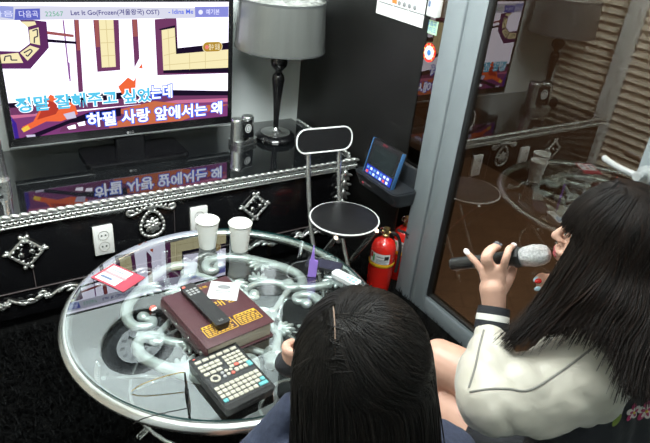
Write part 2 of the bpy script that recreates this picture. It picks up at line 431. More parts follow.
obj('braid_trim', bm, M['silver'], cab, smooth=80)
box('trim_backing', (CX0, 2.046, CT - .042), (1.53, 2.056, CT - .002), M['black_gloss'], cab)
YF = CY - .004
def P3(x, z, y=YF): return V((x, y, z))
def leaf(bm, c, ang, L, wd, th=.008, mi=0):
    R = Matrix.Rotation(-ang, 3, 'Y')
    add_ell(bm, V(c) + R @ V((L / 2, 0, 0)), (L / 2, th, wd / 2), R, 10, 6, mi)
def pull(cx, cz, name='drawer_pull'):
    bm = NB(); 
    for sx in (-1, 1):
        arc = [P3(cx + sx * x, cz + z, YF - .008) for x, z in ((.006, .052), (.022, .036), (.040, .018), (.054, 0), (.040, -.018), (.022, -.036), (.006, -.052))]
        add_tube(bm, spline(arc, 5), .0058, 8)
        for k in range(8):
            t = k / 7; p = spline(arc, 4)[int(t * 24)]
            leaf(bm, p + V((0, -.003, 0)), math.atan2(cz - p.z, cx - p.x) + (.5 if p.z > cz else -.5), .014, .009, .005)
        for sz in (-1, 1): add_ell(bm, P3(cx + sx * .011, cz + sz * .063, YF - .006), (.008, .007, .008)); add_ell(bm, P3(cx + sx * .004, cz + sz * .056, YF - .006), (.005, .005, .010))
        leaf(bm, P3(cx + sx * .05, cz), 0 if sx > 0 else PI, .028, .014, .006); leaf(bm, P3(cx + sx * .05, cz + .004), .5 if sx > 0 else PI - .5, .02, .009, .005)
    o = obj(name, bm, M['silver'], cab, smooth=80)
    for sx in (-1, 1):
        b2 = NB(); add_lathe(b2, [(0, .022), (.007, .021), (.010, .016), (.008, .010), (.005, .006), (.005, 0)], n=14, mx=Matrix.Translation(P3(cx + sx * .018, cz + sx * .004)) @ Matrix.Rotation(PI / 2, 4, 'X')); obj('knob', b2, M['steel'], o)
pull(.138, .333); pull(1.052, .338)
# rosette crest
bm = NB(); cx, cz = .597, .352
ring = [P3(cx + .045 * math.sin(a) * (1 - .25 * math.cos(a)), cz + .058 * math.cos(a), YF - .006) for a in [2 * PI * k / 28 for k in range(28)]]
add_tube(bm, ring, .006, 8, closed=True)
for k in range(20):
    a = 2 * PI * k / 20; p = P3(cx + .045 * math.sin(a) * (1 - .25 * math.cos(a)), cz + .058 * math.cos(a), YF - .008); add_ell(bm, p, (.008, .006, .008), None, 8, 5)
for k in range(8): leaf(bm, P3(cx, cz - .006, YF - .008), 2 * PI * k / 8, .036, .018, .007)
for k in range(8): leaf(bm, P3(cx, cz - .006, YF - .012), 2 * PI * (k + .5) / 8, .026, .014, .007)
add_ell(bm, P3(cx, cz - .006, YF - .014), (.008, .008, .008))
for sx in (-1, 1):
    add_tube(bm, spline([P3(cx, cz + .062, YF - .006), P3(cx + sx * .025, cz + .074, YF - .006), P3(cx + sx * .055, cz + .060, YF - .006), P3(cx + sx * .080, cz + .052, YF - .006), P3(cx + sx * .094, cz + .062, YF - .006), P3(cx + sx * .088, cz + .074, YF - .006), P3(cx + sx * .078, cz + .068, YF - .006)], 5), .0065, 8)
    for k in range(4): leaf(bm, P3(cx + sx * (.012 + .018 * k), cz + .070 - .003 * k, YF - .010), PI / 2 - sx * .6, .022, .012, .006)
leaf(bm, P3(cx, cz + .064, YF - .012), PI / 2, .03, .02, .008)
obj('rosette', bm, M['silver'], cab, smooth=80)
# power outlets in the front
def outlet(cx, cz):
    bm = NB(); add_box(bm, (cx - .037, YF - .012, cz - .062), (cx + .037, CY, cz + .062), .003); o = obj('power_outlet', bm, M['white_plastic'], cab, label='white double power outlet')
    for z in (.024, -.024):
        b2 = NB(); add_lathe(b2, [(.019, .001), (.0205, .002), (.0205, 0), (.019, 0), (.017, -.001), (.016, -.004), (0, -.004)], n=24, mx=Matrix.Translation((cx, YF - .0125, cz + z)) @ Matrix.Rotation(PI / 2, 4, 'X'))
        for s in (-1, 1): add_ell(b2, (cx + s * .0075, YF - .0125, cz + z), (.0035, .002, .0035), None, 8, 6, 1)
        obj('socket', b2, [mat('outlet_grey', (.42, .42, .4), .5), M['dark_hole']], o)
outlet(.407, .320); outlet(.792, .325)
# drawer seams, bottom scroll, carved corner leg
bm = NB(); add_box(bm, (CX0, YF, .166), (CX1, CY + .002, .168)); add_box(bm, (.150, YF, .17), (.152, CY, .27)); add_box(bm, (.69, YF, .17), (.691, CY, .43)); obj('drawer_seam', bm, mat('seam_line', (.12, .10, .10), .4), cab, smooth=0)
bm = NB(); x = CX0 + .05; k = 0
while x < 1.45:
    s = 1 if k % 2 else -1
    add_tube(bm, spline([P3(x, .128 - s * .014), P3(x + .04, .128 + s * .012), P3(x + .09, .128 + s * .016), P3(x + .13, .128 - s * .010), P3(x + .12, .128 - s * .020), P3(x + .105, .128 - s * .012)], 5), [.0065] * 10 + [.005] * 16, 8)
    for j in range(3): leaf(bm, P3(x + .03 + .03 * j, .128, YF - .006), s * (.7 - .5 * j), .035, .014, .006)
    for j in range(6): leaf(bm, P3(x + .135, .128, YF - .006), j * PI / 3, .016, .010, .006)
    add_ell(bm, P3(x + .135, .128, YF - .012), (.006, .006, .006))
    x += .14; k += 1
obj('scroll_moulding', bm, M['silver'], cab, smooth=80)
bm = NB()
for z in (.42, .37, .32, .27):
    for a in (.3, .9, 1.57, 2.2, 2.8): leaf(bm, P3(1.512, z, YF - .008), -a, .05, .016, .008)
    add_ell(bm, P3(1.512, z + .004, YF - .014), (.014, .010, .018))
add_tube(bm, spline([P3(1.508, .45), P3(1.52, .36), P3(1.505, .25), P3(1.515, .12), P3(1.53, .04)], 5), [.012] * 10 + [.014] * 11, 10)
obj('carved_leg', bm, M['silver'], cab, smooth=80)

# ------------------------------------------------------------------ television
TW, TH = .958, .572
tv = thing('television', 'flat screen television showing karaoke lyrics, on the black cabinet', 'television', (.653, 2.48, CT))
TX0 = -TW / 2; TZ = .077
bm = NB(); add_box(bm, (TX0, 0, TZ), (-TX0, .035, TZ + TH), .006)
add_box(bm, (TX0 + .08, .03, TZ + .05), (-TX0 - .08, .06, TZ + TH - .1), .01); obj('casing', bm, M['tv_black'], tv)
bm = NB(); add_box(bm, (TX0 + .004, -.004, TZ), (-TX0 - .004, .006, TZ + .006), .002); obj('lower_edge', bm, mat('tv_grey_edge', (.16, .17, .17), .3), tv)
bm = NB(); add_prism(bm, rrect(.43, .23, .03), 0, .014, Matrix.Translation((.0, -.035, .001))); obj('stand_base', bm, M['black_gloss'], tv)
bm = NB(); add_prism(bm, rrect(.13, .045, .015), .012, .13, Matrix.Translation((.0, .03, 0))); obj('stand_neck', bm, M['tv_black'], tv)
bm = NB(); cx, cz = .0, TZ + .014
add_lathe(bm, [(0, 0), (.0055, 0), (.0055, .0006), (0, .0006)], n=20, mx=Matrix.Translation((-.012, -.0005, cz)) @ Matrix.Rotation(PI / 2, 4, 'X'))
text_into(bm, 'LG', Matrix.Translation((-.004, -.001, cz - .004)) @ Matrix.Rotation(PI / 2, 4, 'X'), width=.017)
obj('logo', bm, mat('silver_logo', (.5, .5, .5), .3, .5), tv, smooth=0)
SW, SH = .910, .514; sx0, sz1 = TX0 + (TW - SW) / 2, TZ + TH - .016
SCR = [('purple',[(0.084,0.108),(0.19,0.134),(0.186,0.322),(0.104,0.471),(-0.039,0.456),(-0.027,0.33),(-0.0,0.332),(0.072,0.341),(0.115,0.288),(0.117,0.172)]),('cream',[(0.092,0.131),(0.146,0.132),(0.15,0.154),(0.117,0.169)]),('cream',[(0.121,0.191),(0.157,0.174),(0.154,0.301),(0.117,0.283)]),('cream',[(0.116,0.301),(0.149,0.325),(0.098,0.41),(0.074,0.351)]),('cream',[(0.001,0.358),(0.067,0.35),(0.08,0.424),(-0.005,0.42)]),('cream',[(-0.056,0.354),(-0.008,0.355),(-0.013,0.42),(-0.048,0.414)]),('line',[(0.132,0.198),(0.151,0.186),(0.149,0.238),(0.136,0.244),(0.133,0.283)]),('line',[(0.088,0.352),(0.115,0.327),(0.121,0.341),(0.1,0.379),(0.094,0.366)]),('line',[(0.011,0.405),(0.017,0.372),(0.038,0.368),(0.037,0.4),(0.06,0.402)]),('plum',[(0.297,0.124),(0.317,0.125),(0.302,0.731),(0.282,0.728)]),('thinl',[(0.255,0.126),(0.253,0.563)]),('thinl',[(0.258,0.438),(0.254,0.583)]),('brown',[(0.187,0.201),(0.29,0.232),(0.289,0.252),(0.187,0.224)]),('dark',[(0.184,0.258),(0.313,0.287),(0.312,0.305),(0.184,0.281)]),('plum',[(0.375,0.127),(0.482,0.13),(0.473,0.519),(0.372,0.523)]),('cream',[(0.398,0.127),(0.459,0.129),(0.454,0.491),(0.393,0.491)]),('plum',[(0.538,0.128),(0.563,0.128),(0.562,0.432),(0.537,0.505)]),('plum',[(0.64,0.131),(0.741,0.12),(0.742,0.144),(0.744,0.365),(0.867,0.351),(1.0,0.332),(1.0,0.603),(0.641,0.581)]),('white',[(0.747,0.127),(1.003,0.122),(1.003,0.333),(0.867,0.351),(0.747,0.364)]),('cream',[(0.67,0.216),(0.734,0.197),(0.735,0.413),(1.0,0.394),(1.0,0.555),(0.671,0.542)]),('dark',[(0.656,0.208),(0.734,0.18),(0.742,0.365),(1.0,0.335),(1.0,0.391),(0.735,0.413),(0.732,0.2),(0.669,0.217)]),('dark',[(0.671,0.542),(1.0,0.554),(1.0,0.598),(0.67,0.566)]),('dark',[(-0.027,0.716),(0.03,0.718),(0.305,0.693),(0.704,0.714),(1.01,0.766),(1.011,0.807),(0.639,0.77),(-0.002,0.762)]),('plum',[(-0.002,0.755),(0.64,0.755),(1.011,0.807),(1.011,0.865),(0.638,0.817),(-0.007,0.818)]),('rose',[(-0.006,0.811),(0.462,0.844),(0.729,0.807),(1.011,0.832),(1.011,0.874),(-0.003,0.862)]),('violet',[(-0.001,0.84),(0.549,0.819),(1.011,0.865),(1.011,1.006),(-0.0,1.02)]),('ember',[(0.376,0.869),(0.62,0.799),(0.842,0.873),(1.005,0.89),(0.754,0.998),(0.403,0.997)]),('plum',[(0.215,0.871),(0.411,0.844),(0.493,0.904),(0.387,0.994),(0.184,0.985)]),('dark',[(0.022,1.005),(0.32,0.844),(0.462,0.829),(0.459,0.901),(0.235,0.92),(0.073,1.016)]),('red',[(0.084,0.877),(0.103,0.822),(0.167,0.674),(0.209,0.723),(0.261,0.76),(0.271,0.851),(0.197,0.898),(0.136,0.887),(0.04,0.957),(0.037,0.912)]),('redd',[(0.149,0.714),(0.206,0.766),(0.178,0.835),(0.1,0.866)]),('yellow',[(0.032,0.926),(0.06,0.902),(0.068,0.933),(0.04,0.957)]),('lav',[(0.209,0.84),(0.257,0.826),(0.262,0.879),(0.222,0.887)]),('white',[(0.218,0.947),(0.254,0.935),(0.256,0.969),(0.224,0.971)]),('white',[(0.263,0.925),(0.296,0.915),(0.298,0.949),(0.269,0.953)]),('lav',[(0.046,0.98),(0.083,0.983),(0.085,1.011),(0.051,1.007)]),('navy',[(-0.008,0.79),(0.017,0.88),(0.018,1.004),(0.001,1.001)]),('red',[(0.457,0.653),(0.504,0.582),(0.529,0.616),(0.563,0.527),(0.585,0.56),(0.569,0.652),(0.516,0.708),(0.472,0.717)]),('white',[(0.545,0.51),(0.571,0.451),(0.581,0.507),(0.589,0.702),(0.535,0.679)]),('red',[(0.556,0.511),(0.572,0.475),(0.574,0.518)]),('bar',[(-0.014,0.019),(0.835,0.046),(0.834,0.126),(-0.016,0.12)]),('blue',[(-0.027,0.013),(0.076,0.03),(0.069,0.112),(-0.027,0.084)]),('blue2',[(0.081,0.045),(0.172,0.042),(0.167,0.12),(0.072,0.12)]),('blue3',[(0.83,0.037),(0.998,0.036),(0.998,0.122),(0.832,0.12)])]

ST = 1.0
cols = dict(white=(1.55, 1.5, 1.75), cream=(.95, .85, .50), purple=(.115, .028, .12), plum=(.17, .045, .13), line=(.05, .04, .08), thinl=(.3, .12, .35), brown=(.36, .10, .10), dark=(.012, .006, .022), rose=(.62, .18, .33), violet=(.22, .05, .19), ember=(.60, .16, .07), red=(.9, .15, .05), redd=(.5, .05, .03), yellow=(.9, .6, .08), lav=(.65, .6, .8), navy=(.05, .02, .28), bar=(.72, .73, .86), blue=(.33, .38, .75), blue2=(.12, .14, .55), blue3=(.26, .28, .72), cyan=(.10, .60, .88), wtext=(1.3, 1.4, 1.6), outl=(.05, .13, .85), ltext=(.9, .92, 1.2), ink=(.06, .05, .25), gtext=(.10, .45, .25), btext=(.10, .16, .8), gold=(.46, .27, .03), gold2=(.95, .85, .55), pink=(.9, .25, .2), grid=(.72, .6, .3))
cn = list(cols); SM = [emis('screen_' + k, cols[k], ST) for k in cn]
def clip(poly):
    for ax, lim, sg in ((0, 0, 1), (0, 1, -1), (1, 0, 1), (1, 1, -1)):
        out = []
        for a, b in zip(poly, poly[1:] + poly[:1]):
            ia, ib = (a[ax] - lim) * sg >= 0, (b[ax] - lim) * sg >= 0
            if ia: out.append(a)
            if ia != ib:
                t = (lim - a[ax]) / (b[ax] - a[ax]); out.append((a[0] + (b[0] - a[0]) * t, a[1] + (b[1] - a[1]) * t))
        poly = out
        if not poly: break
    return poly
bm = NB(); lay = [0]
def uvp(u, v): return V((sx0 + u * SW, -.0006 - lay[0] * .00003, sz1 - v * SH))
def quad(c, poly):
    poly = clip(poly)
    if len(poly) < 3: return
    lay[0] += 1; f = bm.faces.new([bm.verts.new(uvp(*q)) for q in poly]); f.material_index = cn.index(c)
    if f.normal.dot(V((0, -1, 0))) < 0: pass
def sline(c, pts, wd=.004):
    for a, b in zip(pts, pts[1:]):
        dx, dy = b[0] - a[0], (b[1] - a[1]) * SH / SW; L = math.hypot(dx, dy) or 1; nx, ny = -dy / L * wd / 2, dx / L * wd / 2 * SW / SH
        quad(c, [(a[0] + nx, a[1] + ny), (b[0] + nx, b[1] + ny), (b[0] - nx, b[1] - ny), (a[0] - nx, a[1] - ny)])
quad('white', [(0, 0), (1, 0), (1, 1), (0, 1)])
for c, pts in SCR:
    if c in ('line', 'thinl'): sline(c, pts, .005 if c == 'line' else .006)
    else: quad(c, pts)
for a, b in (((.40, .20), (.458, .20)), ((.397, .30), (.457, .30)), ((.396, .40), (.456, .40)), ((.427, .13), (.424, .49)), ((.675, .29), (.733, .27)), ((.676, .42), (.735, .40)), ((.70, .21), (.702, .54)), ((.80, .41), (.80, .55)), ((.88, .40), (.88, .55)), ((.675, .50), (1, .48))): sline('grid', [a, b], .003)
for pts in ([(.300, .124), (.315, .125), (.311, .35), (.296, .35)], [(.541, .128), (.560, .128), (.560, .26), (.540, .26)], [(.378, .127), (.396, .127), (.392, .33), (.376, .33)]): quad('brown', pts)
lay[0] += 1
TXM = Matrix.Translation((0, 0, 0)) @ Matrix.Rotation(PI / 2, 4, 'X')
def stext(body, u0, u1, vc, hh, c, off=0, grow=0):
    lay[0] += 1
    mx = Matrix.Translation(uvp(u0, vc + hh / 2)) @ TXM
    text_into(bm, body, mx, width=(u1 - u0) * SW, height=hh * SH, mi=cn.index(c), offset=off)
stext('다음곡', .092, .162, .079, .046, 'ltext'); stext('다음', .0, .07, .075, .04, 'ltext')
stext('22567', .188, .258, .08, .034, 'gtext'); stext('Let It Go(Frozen(겨울왕국) OST)', .288, .662, .076, .05, 'ink', .015)
stext('- Idina Me', .705, .822, .074, .035, 'btext', .015)
quad('ltext', [(.858 + .011 * math.cos(a), .08 + .019 * math.sin(a)) for a in [2 * PI * k / 16 for k in range(16)]])
stext('예기본', .885, .952, .078, .044, 'ltext', .01)
def pill(c, cx, cy, w_, h_): quad(c, [(cx + x / SW, cy + y / SH) for x, y in rrect(w_, h_, h_ * .49)])
pill('gold2', .917, .366, .094, .046); pill('gold', .917, .366, .088, .040)
quad('pink', [(.888 + .010 * math.cos(a), .366 + .018 * math.sin(a)) for a in [2 * PI * k / 16 for k in range(16)]]); stext('점수 있음', .898, .955, .366, .05, 'gold2', .02)
L1 = '정말 잘해주고 싶었'
stext(L1, .028, .604, .738, .112, 'wtext', .085); stext('는데', .606, .708, .722, .112, 'outl', .085)
stext(L1, .028, .604, .738, .112, 'cyan', .028); stext('는데', .606, .708, .722, .112, 'wtext', .028)
L2 = '하필 사랑 앞에서는 왜'
stext(L2, .308, .967, .912, .116, 'outl', .085); stext(L2, .308, .967, .912, .116, 'wtext', .028)
scr = obj('screen', bm, SM, tv, smooth=0, recalc=False)

# ------------------------------------------------------------------ lamps
def make_lamp(label, loc, group):
    t = thing('table_lamp', label, 'lamp', loc, .2, group)
    bm = NB(); add_lathe(bm, [(0, 0), (.084, 0), (.096, .006), (.099, .018), (.092, .030), (.078, .036), (0, .037)]); obj('base', bm, M['black_gloss'], t)
    bm = NB(); add_lathe(bm, [(.072, .0365), (.072, .0385), (.034, .040), (.016, .052), (.010, .064), (0, .068)]); obj('base_cap', bm, M['steel'], t)
    bm = NB(); add_lathe(bm, [(0, .058), (.012, .062), (.013, .10), (.018, .19), (.026, .265), (.030, .30), (.026, .318), (.017, .330), (.014, .338), (.022, .346), (.036, .362), (.040, .380), (.036, .398), (.020, .410), (.020, .425), (0, .43)]); obj('pole', bm, M['black_gloss'], t)
    R0, R1, Z0, Z1 = .206, .194, .448, .655
    bm = NB(); add_lathe(bm, [(R0, Z0), (R1, Z1), (R1 - .004, Z1), (R0 - .004, Z0), (R0, Z0)], n=64); s = obj('lamp_shade', bm, M['shade'], t)
    bm = NB()
    for r, z in ((R0, Z0), (R1, Z1)): add_lathe(bm, [(r + .0015, z - .004), (r + .0015, z + .004), (r - .005, z + .004), (r - .005, z - .004), (r + .0015, z - .004)], n=64)
    obj('shade_trim', bm, M['shade_trim'], s)
    bm = NB(); prof = [(R1 - .002 - .006 * k, Z1 + .003) for k in range(0, 31)]
    add_lathe(bm, prof + [(0, Z1 + .003)], n=72)
    for v in bm.verts:
        n_ = noise.noise(v.co * 30 + V((loc[0] * 9, 0, 0))) + .6 * noise.noise(v.co * 70); r = math.hypot(v.co.x, v.co.y)
        v.co.z += abs(n_) * .022 * min(1, (R1 - r) / .03) 
    obj('plastic_wrap', bm, M['wrap'], s, smooth=25, label='crumpled clear plastic wrap')
    bm = NB(); add_tube(bm, [(0, 0, .42), (0, 0, .52)], .012, 12); obj('lamp_holder', bm, M['brass'], t)
    return t
lamp = make_lamp('black turned table lamp with grey drum shade beside the television', (1.333, 2.41, CT), 'table lamps on the cabinet')
dup(lamp, (-.18, 2.445, CT), .9, 'black turned table lamp mirrored at the top of the door glass')

# ------------------------------------------------------------------ small silver speakers on the cabinet
def make_dock(label, loc, rz):
    t = thing('desktop_speaker', label, 'speaker', loc, rz, 'small silver speakers on the cabinet')
    bm = NB(); add_prism(bm, rrect(.128, .085, .02), 0, .026); obj('base', bm, M['steel'], t)
    for x in (-.034, .034):
        bm = NB(); add_lathe(bm, [(0, .024), (.033, .024), (.0315, .06), (.030, .112), (.030, .122), (.026, .128), (.012, .130), (0, .128)], (x, .004, 0), 28); obj('speaker_column', bm, M['steel'], t)
    bm = NB(); add_prism(bm, rrect(.060, .082, .006), 0, .008, Matrix.Translation((.002, -.026, .076)) @ Matrix.Rotation(math.radians(84), 4, 'X')); p = obj('front_panel', bm, M['black_gloss'], t)
    bm = NB(); mx = Matrix.Translation((.002, -.0335, .082)) @ Matrix.Rotation(math.radians(84), 4, 'X')
    add_lathe(bm, [(.016, 0), (.019, .001), (.021, 0)], n=28, mx=mx); add_lathe(bm, [(.013, .001), (0, .001)], n=28, mx=mx)
    add_box(bm, (-.002, -.008, .002), (.002, .006, .0025), 0, mx, 1); obj('dial', bm, [mat('pale_dial_print', (.55, .57, .56), .4), M['black_plastic']], p)
    bm = NB()
    for x in (-.03, -.01, .01, .03): add_box(bm, (x - .006, -.0445, .011), (x + .006, -.042, .017))
    obj('button', bm, M['black_plastic'], t)
    return t
make_dock('small silver speaker with round dial between television and lamp', (1.160, 2.415, CT), .35)
make_dock('small silver speaker at the left edge of the photo beside the television', (.054, 2.31, CT), .15).scale = (1.35, 1.35, 1.45)

# ------------------------------------------------------------------ wall clock above the television (seen in the table glass)
ck = thing('wall_clock', 'round dark-rimmed wall clock above television, mirrored in table glass', 'clock', (.668, YB, 1.56))
RX = Matrix.Rotation(PI / 2, 4, 'X')
bm = NB(); add_lathe(bm, [(.205, .0), (.215, .02), (.20, .045), (.150, .035), (.135, .02), (.135, 0)], n=64, mx=RX); obj('rim', bm, M['clock'], ck)
bm = NB(); add_lathe(bm, [(.14, .02), (0, .02)], n=48, mx=RX); f = obj('dial', bm, M['clockface'], ck)
for k in range(12):
    bm = NB(); add_box(bm, (-.008, .09, .0205), (.008, .118, .023), 0, RX @ Matrix.Rotation(k * PI / 6, 4, 'Z')); obj('hour_mark', bm, M['grey_print'], f)
bm = NB(); add_box(bm, (-.005, -.01, .024), (.005, .07, .026), 0, RX @ Matrix.Rotation(-1.0, 4, 'Z')); obj('clock_hand', bm, M['clock'], f)
bm = NB(); add_box(bm, (-.004, -.01, .027), (.004, .10, .029), 0, RX @ Matrix.Rotation(2.4, 4, 'Z')); obj('clock_hand', bm, M['clock'], f)

# ------------------------------------------------------------------ folding chair
ch = thing('folding_chair', 'black vinyl folding chair with silver tube frame beside the table', 'chair', (1.252, 1.658, 0), -.10)
bm = NB(); add_lathe(bm, [(0, .410), (.112, .410), (.134, .416), (.141, .428), (.134, .440), (.09, .445), (0, .447)], n=56, sy=.98); seat = obj('seat', bm, M['vinyl'], ch)
bm = NB(); add_tube(bm, [(.139 * math.cos(a), .136 * math.sin(a), .435) for a in [2 * PI * k / 56 for k in range(56)]], .0034, 8, closed=True); obj('piping', bm, M['piping'], seat, label='white piping')
def bow(x, y0, k=.9): return y0 - k * (x * x)
bx0 = NB(); poly = rrect(.246, .096, .042, 8)
MB_ = Matrix.Translation((-.030, .185, .702)) @ Matrix.Rotation(math.radians(82), 4, 'X')
add_prism(bx0, poly, -.012, .014, MB_)
bmesh.ops.bevel(bx0, geom=[e for e in bx0.edges if abs(e.calc_face_angle(0)) > 1.2], offset=.006, segments=2, affect='EDGES'); bk = obj('backrest', bx0, M['vinyl'], ch)
bm = NB(); add_tube(bm, [MB_ @ V((x, y, .0135)) for x, y in poly], .0034, 8, closed=True); obj('piping', bm, M['piping'], bk, label='white piping')
for s in (-1, 1):
    X = s * .070 - .022
    bm = NB(); add_tube(bm, spline([(X + .003, .196, .70), (X + .004, .184, .60), (X + .006, .158, .46), (X + .008, .10, .30), (X + .012, -.02, .12), (X + .02, -.10, .02), (X + .02, -.115, .008)], 5), .0095, 12); obj('front_leg', bm, M['steel'], ch)
    bm = NB(); Xr = s * .090 - .01; add_tube(bm, spline([(Xr, -.12, .43), (Xr, -.07, .36), (Xr, .06, .16), (Xr + s * .01, .15, .015), (Xr + s * .01, .156, .008)], 5), .0095, 12); obj('rear_leg', bm, M['steel'], ch)
for y, z in ((-.085, .06), (.13, .05), (-.02, .405)):
    bm = NB(); add_tube(bm, [(-.10, y, z), (.085, y, z)], .007, 10); obj('crossbar', bm, M['steel'], ch)

# ------------------------------------------------------------------ karaoke terminal on the partition
tm = thing('karaoke_terminal', 'charcoal song terminal with blue keys docked on the black partition', 'terminal', (XP, 1.765, 0), 0)
bm = NB(); add_prism(bm, rrect(.30, .135, .03), .442, .515, Matrix.Translation((-.07, 0, 0)) @ Matrix.Rotation(PI / 2, 4, 'Z'))
for v in bm.verts:
    if v.co.z < .45: v.co.x = -.002 + (v.co.x + .002) * .8; v.co.y *= .93
bmesh.ops.bevel(bm, geom=[e for e in bm.edges if abs(e.calc_face_angle(0)) > .9], offset=.006, segments=2, affect='EDGES')
dk = obj('dock', bm, M['dock'], tm)
bm = NB(); add_box(bm, (-.02, -.13, .50), (0, .10, .60), .006); obj('wall_bracket', bm, M['dock'], tm)
bm = NB()
text_into(bm, 'TJ media', Matrix.Translation((-.1375, .055, .478)) @ Matrix.Rotation(-PI / 2, 4, 'Z') @ RX, width=.05); obj('logo', bm, mat('faint_logo', (.25, .22, .22), .4), dk, smooth=0)
bm = NB(); add_ell(bm, (-.1375, .066, .481), (.0012, .007, .005)); obj('emblem', bm, M['red_card'], dk)
TM = Matrix.Translation((-.098, .002, .592)) @ Matrix.Rotation(math.radians(0), 4, 'Z') @ Matrix.Rotation(-PI / 2, 4, 'Z') @ Matrix.Rotation(math.radians(77), 4, 'X')   # local x right, y up the screen, z out
bm = NB(); add_prism(bm, rrect(.200, .158, .008), -.022, 0, TM); tb = obj('tablet', bm, M['black_plastic'], tm)
bm = NB()
obj('emblem_plate', bm, M['dock'], tb) if False else bm.free()
for s in (-1, 1): bm = NB(); add_box(bm, (s * .0995 - .0025, -.080, -.016), (s * .0995 + .0025, .079, .003), .0015, TM); obj('side_rail', bm, M['blue_edge'], tm)
bm = NB(); add_box(bm, (-.078, -.030, 0), (.078, .060, .0015), 0, TM); obj('screen', bm, M['scr_dark'], tb)
bm = NB(); add_box(bm, (-.088, -.075, 0), (.088, -.036, .0012), 0, TM)
for i in range(7):
    for j in range(2): add_box(bm, (-.082 + .023 * i, -.071 + .018 * j, .0012), (-.068 + .023 * i, -.060 + .018 * j, .002), 0, TM, 2 if (i, j) in ((0, 0), (5, 0)) else 1 if (i + j) % 2 == 0 or i > 4 else 3)
obj('keypad', bm, [M['lcd_blue'], M['lcd_white'], M['lcd_red'], M['blue_key']], tb, smooth=0)
bm = NB(); text_into(bm, '질러넷', TM @ Matrix.Translation((-.03, .066, .001)), width=.03); obj('caption', bm, M['red_card'], tb, smooth=0)
bm = NB(); add_tube(bm, spline([(XP - .012, 1.90, .46), (XP - .01, 2.05, .45), (XP - .008, 2.2, .47), (XP - .008, 2.35, .50)], 6), .003, 6)
tag(obj('cable', bm, M['rubber']), 'thin black cable running along the partition behind the chair', 'cable')

# ------------------------------------------------------------------ notices and box at the right of the partition
po = thing('notice_poster', 'white printed notice hanging at top of the black partition', 'poster', (XP - .002, 1.916, 1.141))
PM = Matrix.Rotation(-PI / 2, 4, 'Z') @ RX      # local x right (towards -Y), y up, z out
bm = NB(); add_box(bm, (-.15, 0, 0), (.15, .42, .0015), 0, PM); obj('sheet', bm, M['white_card'], po, smooth=0)
PM0 = PM; PM = PM @ Matrix.Diagonal((1, .55, 1, 1)); bm = NB()
for i in range(3): add_box(bm, (-.138 + .098 * i, .083, .0015), (-.045 + .098 * i, .092, .0018), 0, PM, 0)
for i in range(3):
    for j in range(6): add_box(bm, (-.136 + .098 * i, .070 - .009 * j, .0015), (-.136 + .098 * i + rnd.uniform(.05, .085), .0735 - .009 * j, .0018), 0, PM, 1)
for i in range(5):
    x = -.052 + .032 * i
    if i == 0: add_box(bm, (x, .105, .0015), (x + .030, .150, .0018), 0, PM, 2)
    else:
        for a, b in (((x, .105), (x + .03, .1065)), ((x, .105), (x + .0015, .15)), ((x + .0285, .105), (x + .03, .15))): add_box(bm, (*a, .0015), (*b, .0018), 0, PM, 0)
        add_ell(bm, PM @ V((x + .015, .118, .0016)), (.004, .010, .010), None, 8, 6, 0); 
for k in range(4): add_lathe(bm, [(.011, .0018), (.014, .0018)], n=20, mx=PM @ Matrix.Translation((-.03 + .04 * k, .165, 0)), mi=3)
PM = PM0
obj('print', bm, [M['grey_print'], mat('pale_print', (.52, .53, .54), .6), M['orange'], M['lightblue']], po, smooth=0)
bx = thing('switch_box', 'white switch box on the glass beside the notice', 'switch', (1.5965, 1.712, 1.195))
bm = NB(); add_box(bm, (-.03, -.035, 0), (0, .02, .16), .006); obj('casing', bm, M['white_plastic'], bx)
bm = NB(); add_box(bm, (-.0315, .0, .035), (-.03, .012, .055)); obj('button', bm, M['ink'], bx)
st = thing('paper_sticker', 'green paper sticker with blue writing below the white switch box', 'sticker', (1.597, 1.708, 1.13))
bm = NB(); add_box(bm, (-.045, 0, 0), (.022, .05, .001), 0, PM); obj('paper', bm, M['mint'], st, smooth=0)
bm = NB(); text_into(bm, '유료곡', PM @ Matrix.Translation((-.040, .028, .0015)), width=.055, height=.018, offset=.01); text_into(bm, '마이크', PM @ Matrix.Translation((-.040, .006, .0015)), width=.055, height=.02, offset=.01)
obj('writing', bm, M['stick_blue'], st, smooth=0)
st = thing('round_sticker', 'round red and white sticker with a blue centre on the glass', 'sticker', (1.597, 1.708, 1.062))
bm = NB(); add_lathe(bm, [(.036, 0), (.036, .001), (0, .001)], n=32, mx=PM); a = obj('disc', bm, M['red'], st)
bm = NB(); add_lathe(bm, [(.026, .0014), (0, .0014)], n=32, mx=PM, mi=0); add_lathe(bm, [(.011, .0018), (0, .0018)], n=24, mx=PM, mi=1)
for k in range(9): add_box(bm, (-.003, .028, .0012), (.003, .033, .0016), 0, PM @ Matrix.Rotation(.6 * k - 2.4, 4, 'Z'), 2)
obj('print', bm, [M['white_card'], M['stick_blue'], M['yellow_print']], a, smooth=0)

